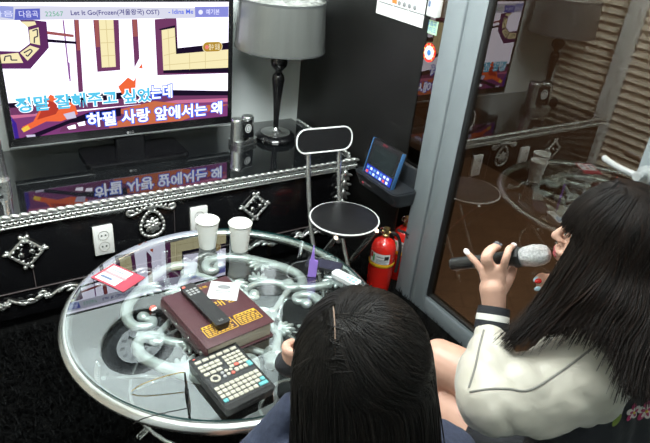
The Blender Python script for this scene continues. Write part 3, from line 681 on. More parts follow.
# ------------------------------------------------------------------ fire extinguishers
def extinguisher(label, loc, rz):
    t = thing('fire_extinguisher', label, 'fire extinguisher', loc, rz, 'red fire extinguishers by the door')
    bm = NB(); add_lathe(bm, [(0, .004), (.052, .004), (.057, .0), (.058, .03), (.059, .04), (.060, .10), (.060, .215), (.058, .240), (.050, .262), (.036, .276), (.020, .284), (.016, .29), (0, .29)], n=44); b = obj('cylinder_body', bm, M['red'], t)
    bm = NB(); add_lathe(bm, [(.0605, .150), (.062, .153), (.062, .165), (.0605, .168)], n=44); obj('strap', bm, M['yellow'], t, label='yellow strap')
    bm = NB()
    for k in range(13): pass
    n = 16; a0, a1 = math.radians(-62), math.radians(38)
    vs = [[bm.verts.new((.0606 * math.sin(a0 + (a1 - a0) * i / n), -.0606 * math.cos(a0 + (a1 - a0) * i / n), z)) for z in (.17, .225)] for i in range(n + 1)]
    for i in range(n): bm.faces.new((vs[i][0], vs[i + 1][0], vs[i + 1][1], vs[i][1]))
    l = obj('label_plate', bm, M['label'], b, label='white label')
    bm = NB()
    def patch(d0, d1, z0, z1, mi):
        A = [[bm.verts.new((.0609 * math.sin(math.radians(d0 + (d1 - d0) * i / 6)), -.0609 * math.cos(math.radians(d0 + (d1 - d0) * i / 6)), z)) for z in (z0, z1)] for i in range(7)]
        for i in range(6): f = bm.faces.new((A[i][0], A[i + 1][0], A[i + 1][1], A[i][1])); f.material_index = mi
    patch(-58, -46, .195, .222, 0); patch(-44, -34, .180, .215, 1); patch(12, 32, .195, .215, 2)
    for k in range(4): patch(-25, rnd.uniform(15, 34), .174 + .006 * k, .177 + .006 * k, 3)
    patch(-25, 8, .205, .210, 3)
    obj('label_print', bm, [M['red'], M['green'], M['black_plastic'], M['grey_print']], b, smooth=0)
    bm = NB(); add_lathe(bm, [(.014, .288), (.017, .292), (.017, .304), (.012, .308), (.012, .325), (.016, .328), (.016, .338), (0, .342)], n=20); add_tube(bm, [(-.02, 0, .318), (.02, 0, .318)], .007, 10); obj('valve', bm, M['brass'], t)
    bm = NB(); add_box(bm, (-.012, -.012, .338), (.10, .012, .343), .003, Matrix.Rotation(.18, 4, 'Y')); add_box(bm, (.0, -.010, .322), (.085, .010, .327), .003, Matrix.Rotation(.30, 4, 'Y')); obj('lever', bm, M['black_plastic'], t)
    bm = NB(); add_tube(bm, spline([(.02, 0, .318), (.055, .01, .30), (.076, .015, .24), (.078, .012, .15), (.074, .01, .10)], 6), .008, 10); obj('hose', bm, M['rubber'], t)
    bm = NB(); add_tube(bm, [(-.018 + .012 * math.cos(a), -.016, .332 + .014 * math.sin(a)) for a in [2 * PI * k / 16 for k in range(16)]], .0018, 6, closed=True); obj('safety_pin', bm, M['chrome'], t)
    return t
extinguisher('red fire extinguisher with yellow strap and white label beside the door frame', (1.512, 1.690, 0), -.75).scale = (.93, .93, .93)
extinguisher('red fire extinguisher half hidden behind the grey door frame', (1.668, 1.732, 0), -.75).scale = (.93, .93, .93)

# ------------------------------------------------------------------ shag rug
rg = thing('shag_rug', 'black shaggy rug covering the floor under the table', 'rug', (0, 0, 0))
box('backing', (XW + .05, .55, .0005), (1.575, 2.04, .008), M['rug_b'], rg, bev=.003)
vs, fs = [], []
r3 = random.Random(3)
for i in range(26000):
    while True:
        x, y = r3.uniform(XW + .06, 1.562), r3.uniform(.75, 2.03)
        if (x - 1.668) ** 2 + (y - 1.732) ** 2 > .006 and (x - 1.512) ** 2 + (y - 1.690) ** 2 > .0042: break
    a = r3.uniform(0, 2 * PI); L = r3.uniform(.02, .042); wv = r3.uniform(.0016, .003); lean = r3.uniform(.2, 1.2)
    if x > 1.55: lean = .2
    dx, dy = math.cos(a), math.sin(a); b = len(vs)
    for t, ww in ((0, 1), (.5, .9), (1, .3)):
        q = lean * t; cxx = x + dx * L * q * t * .8; cyy = y + dy * L * q * t * .8; zz = .007 + L * t * (1 - .35 * t * lean * .6)
        vs += [(cxx - dy * wv * ww, cyy + dx * wv * ww, zz), (cxx + dy * wv * ww, cyy - dx * wv * ww, zz)]
    fs += [(b, b + 1, b + 3, b + 2), (b + 2, b + 3, b + 5, b + 4)]
me = bpy.data.meshes.new('pile'); me.from_pydata(vs, [], fs); me.materials.append(M['pile'])
o = bpy.data.objects.new('pile', me); C.objects.link(o); o.parent = rg; o['kind'] = 'stuff'

# ------------------------------------------------------------------ round glass table
KS = 1.0455; TC = V((.600, 1.323, 0)); TZ0 = .452; TR = .452
tbl = thing('round_table', 'low round glass table with silver rim and scrollwork under the glass', 'table', TC)
n = 96
bm = NB(); ci = [[bm.verts.new((TR * math.cos(2 * PI * k / n), TR * math.sin(2 * PI * k / n), z)) for k in range(n)] for z in (TZ0 - .008, TZ0)]
bm.faces.new(ci[0][::-1]); bm.faces.new(ci[1])
for k in range(n): f = bm.faces.new((ci[0][k], ci[0][(k + 1) % n], ci[1][(k + 1) % n], ci[1][k])); f.material_index = 1
obj('glass_top', bm, [M['tglass'], M['tedge']], tbl, smooth=30)
bm = NB(); add_tube(bm, [(.455 * math.cos(2 * PI * k / n), .455 * math.sin(2 * PI * k / n), TZ0 - .027) for k in range(n)], .0185, 16, closed=True); obj('rim', bm, M['steel'], tbl)
ZS = TZ0 - .030
def spiral(c, r0, r1, a0, turns, n=14, z=ZS): return [V((c[0] + (r0 + (r1 - r0) * i / n) * math.cos(a0 + turns * 2 * PI * i / n), c[1] + (r0 + (r1 - r0) * i / n) * math.sin(a0 + turns * 2 * PI * i / n), z)) for i in range(n + 1)]
arc0 = [(-.236, .062), (-.214, .052), (-.222, .030), (-.248, .030), (-.272, .050), (-.276, .094), (-.258, .146), (-.219, .192), (-.150, .252), (-.090, .286), (-.045, .287), (-.018, .268), (-.016, .236), (-.034, .216), (-.052, .222), (-.052, .240)]
arm0 = [(.36, -.016), (.318, -.012), (.274, .002), (.228, .038), (.185, .076), (.140, .086), (.100, .074), (.082, .046), (.094, .022), (.114, .024)]
arm1 = [(.262, .012), (.232, .020), (.196, -.004), (.165, -.030), (.138, -.052), (.110, -.070)]
def fan(bm, c, ang, L, n=7, z=ZS):
    for k in range(n):
        t = (k - (n - 1) / 2) / ((n - 1) / 2); a = ang + t * 1.15; l = L * (1 - .35 * abs(t))
        R = Matrix.Rotation(a, 3, 'Z') @ Matrix.Rotation(-.12, 3, 'Y')
        add_ell(bm, V((c[0], c[1], z)) + R @ V((l / 2, 0, 0)), (l / 2, L * .115, .011), R, 10, 6)
    add_ell(bm, (c[0], c[1], z), (L * .22, L * .22, .014), None, 12, 8)
for q in range(4):
    A = Matrix.Rotation(q * PI / 2, 4, 'Z')
    bm = NB(); P = spline([A @ V((x, y, ZS)) for x, y in arc0], 6); N = len(P)
    add_tube(bm, P, [.009 + .0085 * math.sin(PI * min(1, max(0, i / (N - 1)))) ** .7 for i in range(N)], 12)
    add_ell(bm, A @ V((-.234, .074, ZS)), (.019, .019, .016)); add_ell(bm, A @ V((-.044, .236, ZS)), (.019, .019, .016))
    s = obj('scroll', bm, M['scroll'], tbl, smooth=80)
    bm = NB(); a = A @ V((-.196, .218, 0)); fan(bm, (a.x, a.y), q * PI / 2 + math.radians(-50), .075); obj('acanthus_leaf', bm, M['scroll'], s, smooth=80)
    bm = NB(); P = spline([A @ V((x, y, ZS)) for x, y in (arm0 if q == 0 else arm0[2:])], 6); N = len(P)
    add_tube(bm, P, [.016 - .008 * i / (N - 1) for i in range(N)], 12); P = spline([A @ V((x, y, ZS - .004)) for x, y in arm1], 6); add_tube(bm, P, [.012 - .004 * i / (len(P) - 1) for i in range(len(P))], 12)
    add_ell(bm, A @ V((.108, .040, ZS)), (.018, .018, .015)); s = obj('scroll_arm', bm, M['scroll'], tbl, smooth=80)
    for c, an, L in (((.118, -.066), 205, .07), ((.150, .095), 75, .055), ((.40, -.012), 180, .07)):
        if q and c[0] > .3: continue
        bm = NB(); a = A @ V((c[0], c[1], 0)); fan(bm, (a.x, a.y), q * PI / 2 + math.radians(an), L, 6); obj('acanthus_leaf', bm, M['scroll'], s, smooth=80)
    bm = NB(); A2 = Matrix.Rotation(q * PI / 2 + .15, 4, 'Z')    # beaded curved legs
    for off in (-.008, 0, .008):
        P = spline([A2 @ V((-.40, off, .415)), A2 @ V((-.405, off, .33)), A2 @ V((-.375, off, .22)), A2 @ V((-.30, off, .12)), A2 @ V((-.27, off, .05)), A2 @ V((-.31, off, .012))], 12)
        add_tube(bm, P, .0035, 6)
        for i in range(0, len(P)): add_ell(bm, P[i], (.0052, .0052, .0052), None, 7, 5)
    obj('beaded_leg', bm, M['steel'], tbl, smooth=80)
    bm = NB(); add_tube(bm, spline([A2 @ V((-.39, .0, .35)), A2 @ V((-.34, .06, .26)), A2 @ V((-.25, .05, .22)), A2 @ V((-.22, -.02, .25)), A2 @ V((-.27, -.05, .30)), A2 @ V((-.31, -.03, .28))], 8), .007, 10); obj('leg_scroll', bm, M['steel'], tbl, smooth=80)
bm = NB(); add_tube(bm, [(.30 * math.cos(2 * PI * k / 48), .30 * math.sin(2 * PI * k / 48), .10) for k in range(48)], .006, 8, closed=True); obj('base_ring', bm, M['steel'], tbl)

tbl.location = TC * KS; tbl.scale = (KS, KS, .402 / .452)
# ------------------------------------------------------------------ things on the table
ZT = .402 + .0006
TABLE_THINGS = set(bpy.data.objects)
def cup(label, x, y):
    t = thing('paper_cup', label, 'cup', (x, y, ZT), 0, 'white paper cups on the table')
    bm = NB(); add_lathe(bm, [(0, .006), (.025, .006), (.0265, 0), (.028, .0), (.0385, .100), (.0405, .1015), (.041, .104), (.039, .106), (.0365, .104), (.0265, .010), (0, .010)], n=44); obj('cup_wall', bm, M['paper_cup'], t)
cup('left of two white paper cups, in front of the wall outlet', .669, 1.650); cup('right of two white paper cups, the one nearer the folding chair', .762, 1.588)
# songbook
BK = Matrix.Translation((.5335, 1.247, ZT)) @ Matrix.Rotation(.122, 4, 'Z')
bk = thing('songbook', 'thick maroon songbook with gold print lying on the glass table', 'book', BK.translation, .122)
W_, L_, H_ = .212, .262, .052
bm = NB(); add_box(bm, (-W_ / 2, -L_ / 2, 0), (W_ / 2, L_ / 2, .004), .0015); add_box(bm, (-W_ / 2, -L_ / 2, H_ - .004), (W_ / 2, L_ / 2, H_), .0015)
add_prism(bm, [(-W_ / 2 + .004, 0), (-W_ / 2 - .003, .008), (-W_ / 2 - .005, H_ / 2), (-W_ / 2 - .003, H_ - .008), (-W_ / 2 + .004, H_)], -L_ / 2, L_ / 2, Matrix(((1, 0, 0, 0), (0, 0, 1, 0), (0, 1, 0, 0), (0, 0, 0, 1))))
cv = obj('cover', bm, M['maroon'], bk)
bm = NB(); add_box(bm, (-W_ / 2 + .002, -L_ / 2 + .006, .004), (W_ / 2 - .008, L_ / 2 - .006, H_ - .004), .002); obj('page_block', bm, M['pages'], bk)
bm = NB(); z = H_ + .0004
def gbox(x0, y0, x1, y1, mi=0, zz=None): add_box(bm, (x0, y0, z if zz is None else zz), (x1, y1, (z if zz is None else zz) + .0003), 0, None, mi)
for (x0, x1) in ((-.082, .012), (.018, .090)):
    y0, y1 = -.098, -.050
    gbox(x0, y0, x1, y0 + .0025); gbox(x0, y1 - .011, x1, y1); gbox(x0, y0, x0 + .0025, y1); gbox(x1 - .0025, y0, x1, y1)
    for r_ in range(4):
        x = x0 + .006
        while x < x1 - .012:
            wd = rnd.uniform(.006, .014); gbox(x, y0 + .006 + .0075 * r_, min(x + wd, x1 - .005), y0 + .010 + .0075 * r_); x += wd + .003
    x = x0 + .006
    while x < x1 - .012: gbox(x, y1 - .0085, x + .008, y1 - .004, 1, z + .0003); x += .012
obj('gold_print', bm, [M['gold'], M['maroon']], cv, smooth=0); bm = NB(); text_into(bm, '노래방', Matrix.Translation((-.045, .005, z)), width=.12, height=.03); obj('gold_title', bm, M['gold'], cv, smooth=0); bm = NB(); text_into(bm, '노래목록', Matrix.Translation((-.04, .105, z)), width=.07, height=.012)
obj('gold_title', bm, [M['gold'], M['maroon']], cv, smooth=0)
for y in (-.11, -.04, .03, .10): bm = NB(); add_ell(bm, (-W_ / 2 - .005, y, H_ / 2), (.002, .004, .004)); obj('rivet', bm, M['steel'], cv)
# television remote on the book
rz = .135
rm = thing('remote_control', 'black television remote with coloured buttons lying on the maroon songbook', 'remote', (.502, 1.264, ZT + H_ + .0008), rz)
bm = NB(); add_prism(bm, rrect(.046, .212, .010), 0, .016)
for v in bm.verts:
    if v.co.z < .008: v.co.x *= .82
    v.co.z += .003 * (v.co.y / .106) ** 2 if v.co.z > .008 else 0
bmesh.ops.bevel(bm, geom=[e for e in bm.edges if abs(e.calc_face_angle(0)) > .9], offset=.003, segments=2, affect='EDGES'); obj('casing', bm, M['black_plastic'], rm)
def btn(name, pts, m, r=(.0045, .003), z=.0172, par=None):
    for x, y in pts:
        b = NB(); add_prism(b, rrect(r[0] * 2, r[1] * 2, min(r) * .7, 3), z, z + .002, Matrix.Translation((x, y, 0))); obj(name, b, m, par or rm)
btn('power_button', [(-.014, .094)], M['key_red'], (.005, .004), .0185)
btn('button', [(-.012 + .012 * i, .076 - .011 * j) for i in range(3) for j in range(3)], M['grey_key'], (.0045, .0035), .0172)
btn('blue_button', [(-.013, .036), (0, .036), (.013, .036), (-.013, .024), (.013, .024), (-.013, .012), (.013, .012)], M['blue_key'], (.005, .004), .0165)
btn('button', [(0, .022), (-.012, -.004), (.012, -.004), (0, -.012), (-.012, -.022), (.012, -.022)], M['grey_key'], (.004, .003), .0165)
for x, m in ((-.0135, 'key_red'), (-.0045, 'green'), (.0045, 'yellow_print'), (.0135, 'blue_key')): btn('colour_button', [(x, -.036)], M[m], (.0033, .0022), .0165)
btn('button', [(-.012 + .012 * i, -.05 - .010 * j) for i in range(3) for j in range(2)], M['black_gloss'], (.004, .003), .0165)
bm = NB(); text_into(bm, 'LG', Matrix.Translation((-.006, -.093, .0192)), width=.012); obj('logo', bm, M['grey_key'], rm, smooth=0)
# packet on the book
pk = thing('wet_wipe_packet', 'small silvery white packet on the songbook beside the remote', 'packet', (.584, 1.318, ZT + H_ + .001), math.radians(-32))
bm = NB(); nn = 14
g = [[bm.verts.new((.044 * (2 * i / nn - 1), .044 * (2 * j / nn - 1), .001 + .007 * (max(0, 1 - (2 * i / nn - 1) ** 2) * max(0, 1 - (2 * j / nn - 1) ** 2)) ** .5 + .0015 * noise.noise(V((i * .5, j * .5, 0))))) for j in range(nn + 1)] for i in range(nn + 1)]
for i in range(nn):
    for j in range(nn): bm.faces.new((g[i][j], g[i + 1][j], g[i + 1][j + 1], g[i][j + 1]))
add_box(bm, (-.0435, -.0435, 0), (.0435, .0435, .0008))
pf = obj('wrapper', bm, M['foil'], pk, smooth=60)
bm = NB(); add_ell(bm, (0, .008, .0078), (.020, .011, .002)); add_box(bm, (-.022, -.014, .0078), (.022, -.011, .0088)); add_box(bm, (-.018, -.021, .0072), (.018, -.019, .0082)); obj('print', bm, M['grey_print'], pf, smooth=0)
# karaoke keypad
kp = thing('karaoke_keypad', 'black karaoke keypad with rows of pale keys at table edge', 'remote', (.4745, 1.020, ZT), .115)
bm = NB(); add_prism(bm, rrect(.140, .198, .008), 0, .024)
for v in bm.verts:
    if v.co.z < .01: v.co.y = v.co.y * .97; v.co.x *= .97
    else: v.co.z += .004 * (v.co.y + .1) / .2
bmesh.ops.bevel(bm, geom=[e for e in bm.edges if abs(e.calc_face_angle(0)) > .9], offset=.002, segments=2, affect='EDGES'); kc = obj('casing', bm, M['black_plastic'], kp)
def kz(y): return .024 + .004 * (y + .1) / .2
bm = NB(); add_box(bm, (-.064, -.084, -.0015), (.064, .086, .001), 0, Matrix.Translation((0, 0, kz(0))) @ Matrix.Rotation(.02, 4, 'X')); obj('face_plate', bm, M['pad'], kp, smooth=0)
def kkey(name, x, y, w_, h_, m): b = NB(); add_prism(b, rrect(w_, h_, .0016, 3), 0, .003, Matrix.Translation((x, y, kz(y) + .0008))); obj(name, b, m, kp, smooth=0)
for i in range(3): pass
for i in range(6): kkey('key', -.052 + .0205 * i, .075, .0165, .010, M['key'])
for j in range(2):
    for i in range(4): kkey('key', -.055 + .0155 * i, .056 - .0125 * j, .0135, .0095, M['key'])
for i in range(3): kkey('key', -.053 + .0175 * i, .027, .0145, .010, M['key'])
for j in range(4):
    for i in range(4): kkey('key', .014 + .0135 * i, .058 - .0125 * j, .0115, .009, M['key_red'] if (i, j) == (1, 3) else M['key'])
for k in range(8):
    a = k * PI / 4 + PI / 8; b = NB(); R = .0135
    add_prism(b, [(R * .55 * math.cos(a - .33), R * .55 * math.sin(a - .33)), (R * math.cos(a - .36), R * math.sin(a - .36)), (R * math.cos(a + .36), R * math.sin(a + .36)), (R * .55 * math.cos(a + .33), R * .55 * math.sin(a + .33))], 0, .003, Matrix.Translation((-.042, .004, kz(0) + .001))); obj('dial_key', b, M['key'], kp, smooth=0)
for (x, y, m) in ((-.018, .012, 'grey_key'), (-.006, .014, 'key'), (.006, .012, 'key'), (-.018, -.001, 'grey_key'), (-.006, .001, 'key'), (.006, -.001, 'key_red')):
    b = NB(); add_lathe(b, [(.0048, 0), (.0048, .003), (0, .0032)], (x, y, kz(y) + .0008), 14); obj('round_key', b, M[m], kp)
for i in range(3): kkey('key', .019 + .013 * i, .004, .010, .012, M['key'])
kkey('teal_key', .058, .006, .012, .018, M['key_teal'])
for j in range(4):
    for i in range(9): 
        if j == 3 and i > 6: continue
        kkey('key' if (i, j) not in ((0, 3), (8, 2)) else 'teal_key', -.056 + .014 * i, -.028 - .0145 * j, .0115, .011, M['key_teal'] if (i, j) in ((0, 3), (8, 2)) else M['key'])
kkey('teal_key', .050, -.0715, .024, .011, M['key_teal'])
b = NB(); add_ell(b, (-.055, .0925, kz(.09) + .0006), (.004, .002, .0012)); obj('indicator_light', b, M['key_red'], kp)
b = NB(); text_into(b, 'TJ media', Matrix.Translation((-.015, -.0978, .010)) @ RX, width=.036); obj('logo', b, M['grey_key'], kp, smooth=0)
# flyer card
fl = thing('flyer_card', 'red and white leaflet at the far left of the glass', 'leaflet', (.347, 1.585, ZT), math.radians(-60))
bm = NB(); add_box(bm, (-.067, -.047, 0), (.067, .047, .0012)); obj('sheet', bm, M['red_card'], fl, smooth=0)
bm = NB(); zz = .0014
for x0, y0, x1, y1, mi in ((-.058, -.040, .025, -.004, 0), (-.058, .008, .025, .040, 0), (-.058, -.003, .030, .007, 4), (-.045, .020, .0, .024, 2), (-.04, .030, .005, .0325, 2), (-.05, -.026, -.005, -.016, 2), (.034, -.038, .060, .040, 3), (.038, -.03, .045, .03, 1), (.049, -.025, .056, .02, 1)):
    add_box(bm, (x0, y0, zz), (x1, y1, zz + .0002 + .0001 * mi), 0, None, mi)
obj('print', bm, [M['white_card'], M['yellow_print'], M['ink'], M['red_card'], M['pink_print']], fl, smooth=0)
# purple pointed thing
pp = thing('plastic_pick', 'purple pointed plastic pick standing upright on the glass', 'pick', (.905, 1.338, ZT), -.55)
bm = NB(); add_prism(bm, [(-.014, 0), (.014, 0), (.016, .062), (.004, .066), (-.001, .120), (-.003, .120), (-.008, .072), (-.012, .060)], -.004, .004, RX); bmesh.ops.bevel(bm, geom=bm.edges[:], offset=.0008, segments=1, affect='EDGES'); obj('blade', bm, M['purple'], pp)
# pale remote and black phone at the right
ph = thing('air_conditioner_remote', 'small pale grey remote with blue buttons near the right rim', 'remote', (.997, 1.272, ZT), math.radians(-70))
bm = NB(); add_prism(bm, rrect(.105, .038, .012), 0, .014); bmesh.ops.bevel(bm, geom=[e for e in bm.edges if abs(e.calc_face_angle(0)) > .9], offset=.004, segments=2, affect='EDGES'); obj('casing', bm, M['phone'], ph)
for x, y in ((.02, .007), (.02, -.007), (.034, .007), (.034, -.007), (.006, 0)): btn('button', [(x, y)], M['lightblue'], (.005, .0045), .0138, ph)
btn('display', [(-.028, 0)], mat('lcd_grey', (.45, .5, .48), .2), (.012, .012), .0135, ph)
mb = thing('mobile_phone', 'dark flat phone lying on the glass behind the purple pick', 'phone', (.976, 1.374, ZT), math.radians(-45))
bm = NB(); add_prism(bm, rrect(.125, .058, .008), 0, .009); bmesh.ops.bevel(bm, geom=[e for e in bm.edges if abs(e.calc_face_angle(0)) > .9], offset=.002, segments=2, affect='EDGES'); obj('casing', bm, M['black_plastic'], mb)
bm = NB(); add_prism(bm, rrect(.118, .052, .006), .0088, .0096); obj('screen', bm, mat('dark_phone_glass', (.03, .03, .05), .15), mb, smooth=0)
# candy
cd = thing('wrapped_sweet', 'tiny red and white wrapped sweet beside the songbook spine', 'sweet', (.391, 1.384, ZT), .4)
bm = NB(); add_ell(bm, (0, 0, .007), (.012, .008, .007)); sw = obj('sweet', bm, M['key_red'], cd)
bm = NB(); add_ell(bm, (0, -.006, .006), (.011, .005, .005)); obj('wrapper', bm, M['white_card'], cd)
# spectacles
sp = thing('spectacles', 'thin black rimmed spectacles lying open on the glass beside keypad', 'spectacles', (.357, 1.012, ZT), math.radians(-14))
for s in (-1, 1):
    c = V((0, s * .032, .022)); pl = [(c + V((.006 * math.sin(a) * .5, y, z))) for (y, z), a in [((yy, zz), 0) for yy, zz in rrect(.050, .038, .014, 6)]]
    bm = NB(); add_tube(bm, pl, .0016, 8, closed=True); fr = obj('rim', bm, M['black_gloss'], sp)
    bm = NB(); vs_ = [bm.verts.new(p) for p in pl]; bm.faces.new(vs_); obj('lens', bm, M['lens'], fr, smooth=0)
    bm = NB(); y = s * .058; add_tube(bm, spline([(0, y, .032), (-.012, y + s * .002, .033), (-.06, y, .028), (-.105, y - s * .004, .018), (-.128, y - s * .006, .004)], 5), .0014, 6); obj('temple_arm', bm, M['black_gloss'] if s < 0 else M['brass'], sp, label='black temple arm' if s < 0 else 'thin gold temple arm')
bm = NB(); add_tube(bm, spline([(0, -.009, .026), (.002, 0, .030), (0, .009, .026)], 4), .0014, 6); obj('bridge', bm, M['black_gloss'], sp)

for o in [o for o in bpy.data.objects if o not in TABLE_THINGS and o.parent is None and o.type == 'EMPTY']:
    z = ZT + (o.location.z - ZT) * KS; o.location = (o.location.x * KS, o.location.y * KS, z); o.scale = (KS, KS, KS)

# ------------------------------------------------------------------ grey sofa under the two people
sf = thing('sofa', 'grey fabric bench sofa under the two seated people', 'sofa', (0, 0, 0))
bm = NB(); add_box(bm, (.20, .02, .13), (1.54, .70, .235), .03, seg=3); obj('seat_cushion', bm, M['sofa'], sf)
bm = NB(); add_box(bm, (.20, .04, .05), (1.54, .66, .14), .01); obj('base', bm, M['sofa'], sf)
for x in (.26, 1.50):
    for y in (.10, .60): bm = NB(); add_box(bm, (x - .02, y - .02, 0), (x + .02, y + .02, .055)); obj('foot', bm, M['black_plastic'], sf)

# ------------------------------------------------------------------ people
def headframe(H, f):
    f = V(f).normalized(); u = V((0, 0, 1)); u = (u - f * u.dot(f)).normalized(); s = u.cross(f)
    return V(H), f, s, u
def head_shapes(bm, H, f, s, u):
    R = Matrix((f, s, u)).transposed(); L = lambda a, b, c: H + f * a + s * b + u * c
    add_ell(bm, L(-.008, 0, .018), (.095, .074, .092), R, 24, 16)
    add_ell(bm, L(.022, 0, -.035), (.066, .058, .070), R, 24, 16)
    add_ell(bm, L(.060, 0, -.085), (.024, .028, .020), R, 16, 10)              # chin
    for k in (-1, 1): add_ell(bm, L(.055, k * .034, -.030), (.030, .024, .028), R, 14, 10); add_ell(bm, L(0, k * .074, -.012), (.018, .008, .030), R, 12, 8)
    chain(bm, [L(.086, 0, .018), L(.098, 0, -.005), L(.106, 0, -.024)], [.006, .007, .0095], 12)
    for k in (-1, 1): add_ell(bm, L(.096, k * .009, -.027), (.008, .007, .006), R, 10, 8)
    add_ell(bm, L(.086, 0, -.050), (.014, .024, .009), R, 14, 8); add_ell(bm, L(.084, 0, -.062), (.013, .020, .008), R, 14, 8)
    for k in (-1, 1): add_ell(bm, L(.078, k * .032, .026), (.014, .024, .008), R, 12, 8)
def face_parts(body, H, f, s, u):
    R = Matrix((f, s, u)).transposed(); L = lambda a, b, c: H + f * a + s * b + u * c
    for k in (-1, 1):
        b = NB(); add_ell(b, L(.079, k * .031, .006), (.010, .014, .0075), R, 16, 10, 0); add_ell(b, L(.0865, k * .031, .006), (.003, .006, .006), R, 12, 8, 1); obj('eye', b, [M['white_plastic'], M['hair']], body, smooth=80)
    b = NB(); add_ell(b, L(.0935, 0, -.0515), (.0065, .018, .0050), R, 16, 8); add_ell(b, L(.0915, 0, -.0600), (.0065, .016, .0052), R, 16, 8); obj('lips', b, M['lips'], body, smooth=80)
def strands(name, mats, parent, paths, rad, nseg):
    """each path: list of control points; one mesh of many fine locks"""
    vs, fs, mi = [], [], []
    for pts, r_, m_ in paths:
        P = spline(pts, nseg); N = len(P); b0 = len(vs); a = None
        for i, p in enumerate(P):
            d = (P[min(i + 1, N - 1)] - P[max(i - 1, 0)])
            d = d.normalized() if d.length > 1e-9 else V((0, 0, -1))
            if a is None: a, _ = frame_of(d)
            a = (a - d * a.dot(d)).normalized(); b = d.cross(a); t = i / (N - 1); rr = r_ * (.6 + .4 * math.sin(PI * min(1, t * 1.2))) * (1 if t < .8 else (1.12 - t) / .32)
            for k in range(4):
                an = k * PI / 2; vs.append(p + a * math.cos(an) * rr + b * math.sin(an) * rr)
        for i in range(N - 1):
            for k in range(4): q = b0 + i * 4; fs.append((q + k, q + (k + 1) % 4, q + 4 + (k + 1) % 4, q + 4 + k)); mi.append(m_)
    me = bpy.data.meshes.new(name); me.from_pydata([tuple(v) for v in vs], [], fs)
    for m in mats: me.materials.append(m)
    me.polygons.foreach_set('material_index', mi); me.shade_smooth()
    o = bpy.data.objects.new(name, me); C.objects.link(o); o.parent = parent
    return o
def finger(bm, pts, r0=.0085, r1=.0066): chain(bm, pts, [r0 * 1.05, r0, r0 * .95, r1], 12, 5)
def nail(body, tip, prev, back, m, r=.0058):
    d = (V(tip) - V(prev)).normalized(); n_ = V(back); n_ = (n_ - d * n_.dot(d)).normalized(); t = d.cross(n_)
    b = NB(); add_ell(b, V(tip) + d * .001 + n_ * .0042, (.0082, r, .0026), Matrix((d, t, n_)).transposed(), 12, 8); obj('fingernail', b, m, body, smooth=80)

# ---------- singer on the right
H, f, s, u = headframe((1.012, .487, 1.030), (-.6, .8, .10))
bm = NB(); head_shapes(bm, H, f, s, u)
chain(bm, [(1.035, .455, .96), (1.055, .44, .90), (1.075, .435, .83)], [.050, .048, .056], 18)                  # neck
for x, k in ((1.0, 1), (1.09, 0), (1.18, -1)): chain(bm, [(x, .44, .80), (x + .005, .43, .66), (x + .01, .40, .50), (x + .015, .37, .37)], [.075, .085, .080, .09], 16)
chain(bm, [(.96, .44, .815), (.87, .45, .785), (.735, .478, .766)], [.048, .040, .030], 16)                      # left upper arm
chain(bm, [(.735, .478, .766), (.780, .528, .793), (.8461, .5849, .8309)], [.030, .028, .0225], 16)
chain(bm, [(.8440, .5830, .829), (.8540, .600, .862), (.8570, .615, .890)], [.0215, .024, .027], 14)            # wrist and palm
for a, b in (((.8535, .6035, .872), (.8475, .636, .914)), ((.856, .607, .874), (.8525, .630, .928)), ((.859, .607, .876), (.860, .622, .932)), ((.861, .605, .874), (.869, .612, .929))): chain(bm, [a, b], [.0135, .0105], 12)
FG = dict(p=[(.8475, .637, .915), (.8425, .657, .930), (.8395, .671, .9365), (.8375, .683, .9415)], r=[(.852, .632, .930), (.8395, .6395, .950), (.853, .647, .9625), (.880, .652, .9665)],
          m=[(.857, .627, .934), (.8445, .634, .955), (.859, .6405, .967), (.886, .648, .964)], i=[(.868, .612, .933), (.864, .609, .9655), (.878, .618, .977), (.9005, .6265, .973)])
for k in FG: finger(bm, FG[k], .0074 if k == 'p' else .0080, .0056 if k == 'p' else .0062)
TH = [(.862, .602, .872), (.884, .608, .893), (.904, .6165, .908), (.918, .6245, .925)]; finger(bm, TH, .0115, .0085)
# right arm and hand under the chin
chain(bm, [(1.21, .46, .81), (1.21, .56, .74), (1.16, .63, .74)], [.050, .046, .038], 16)
chain(bm, [(1.16, .63, .74), (1.07, .59, .81), (.970, .5440, .878)], [.037, .030, .021], 16)
chain(bm, [(.972, .5450, .876), (.958, .549, .896), (.946, .556, .914)], [.021, .023, .021], 14)
F2 = dict(i=[(.946, .558, .920), (.936, .5655, .9285), (.928, .5675, .928), (.921, .5675, .924)], m=[(.946, .553, .918), (.935, .5535, .9255), (.926, .558, .926), (.9185, .5615, .9245)], r=[(.946, .550, .910), (.935, .549, .914), (.926, .553, .9135), (.9185, .5575, .911)], p=[(.950, .546, .903), (.942, .545, .902), (.934, .549, .9005), (.928, .552, .899)])
for k in F2: finger(bm, F2[k], .0078, .0060)
finger(bm, [(.962, .547, .898), (.950, .559, .906), (.940, .566, .913), (.932, .569, .919)], .0095, .007)
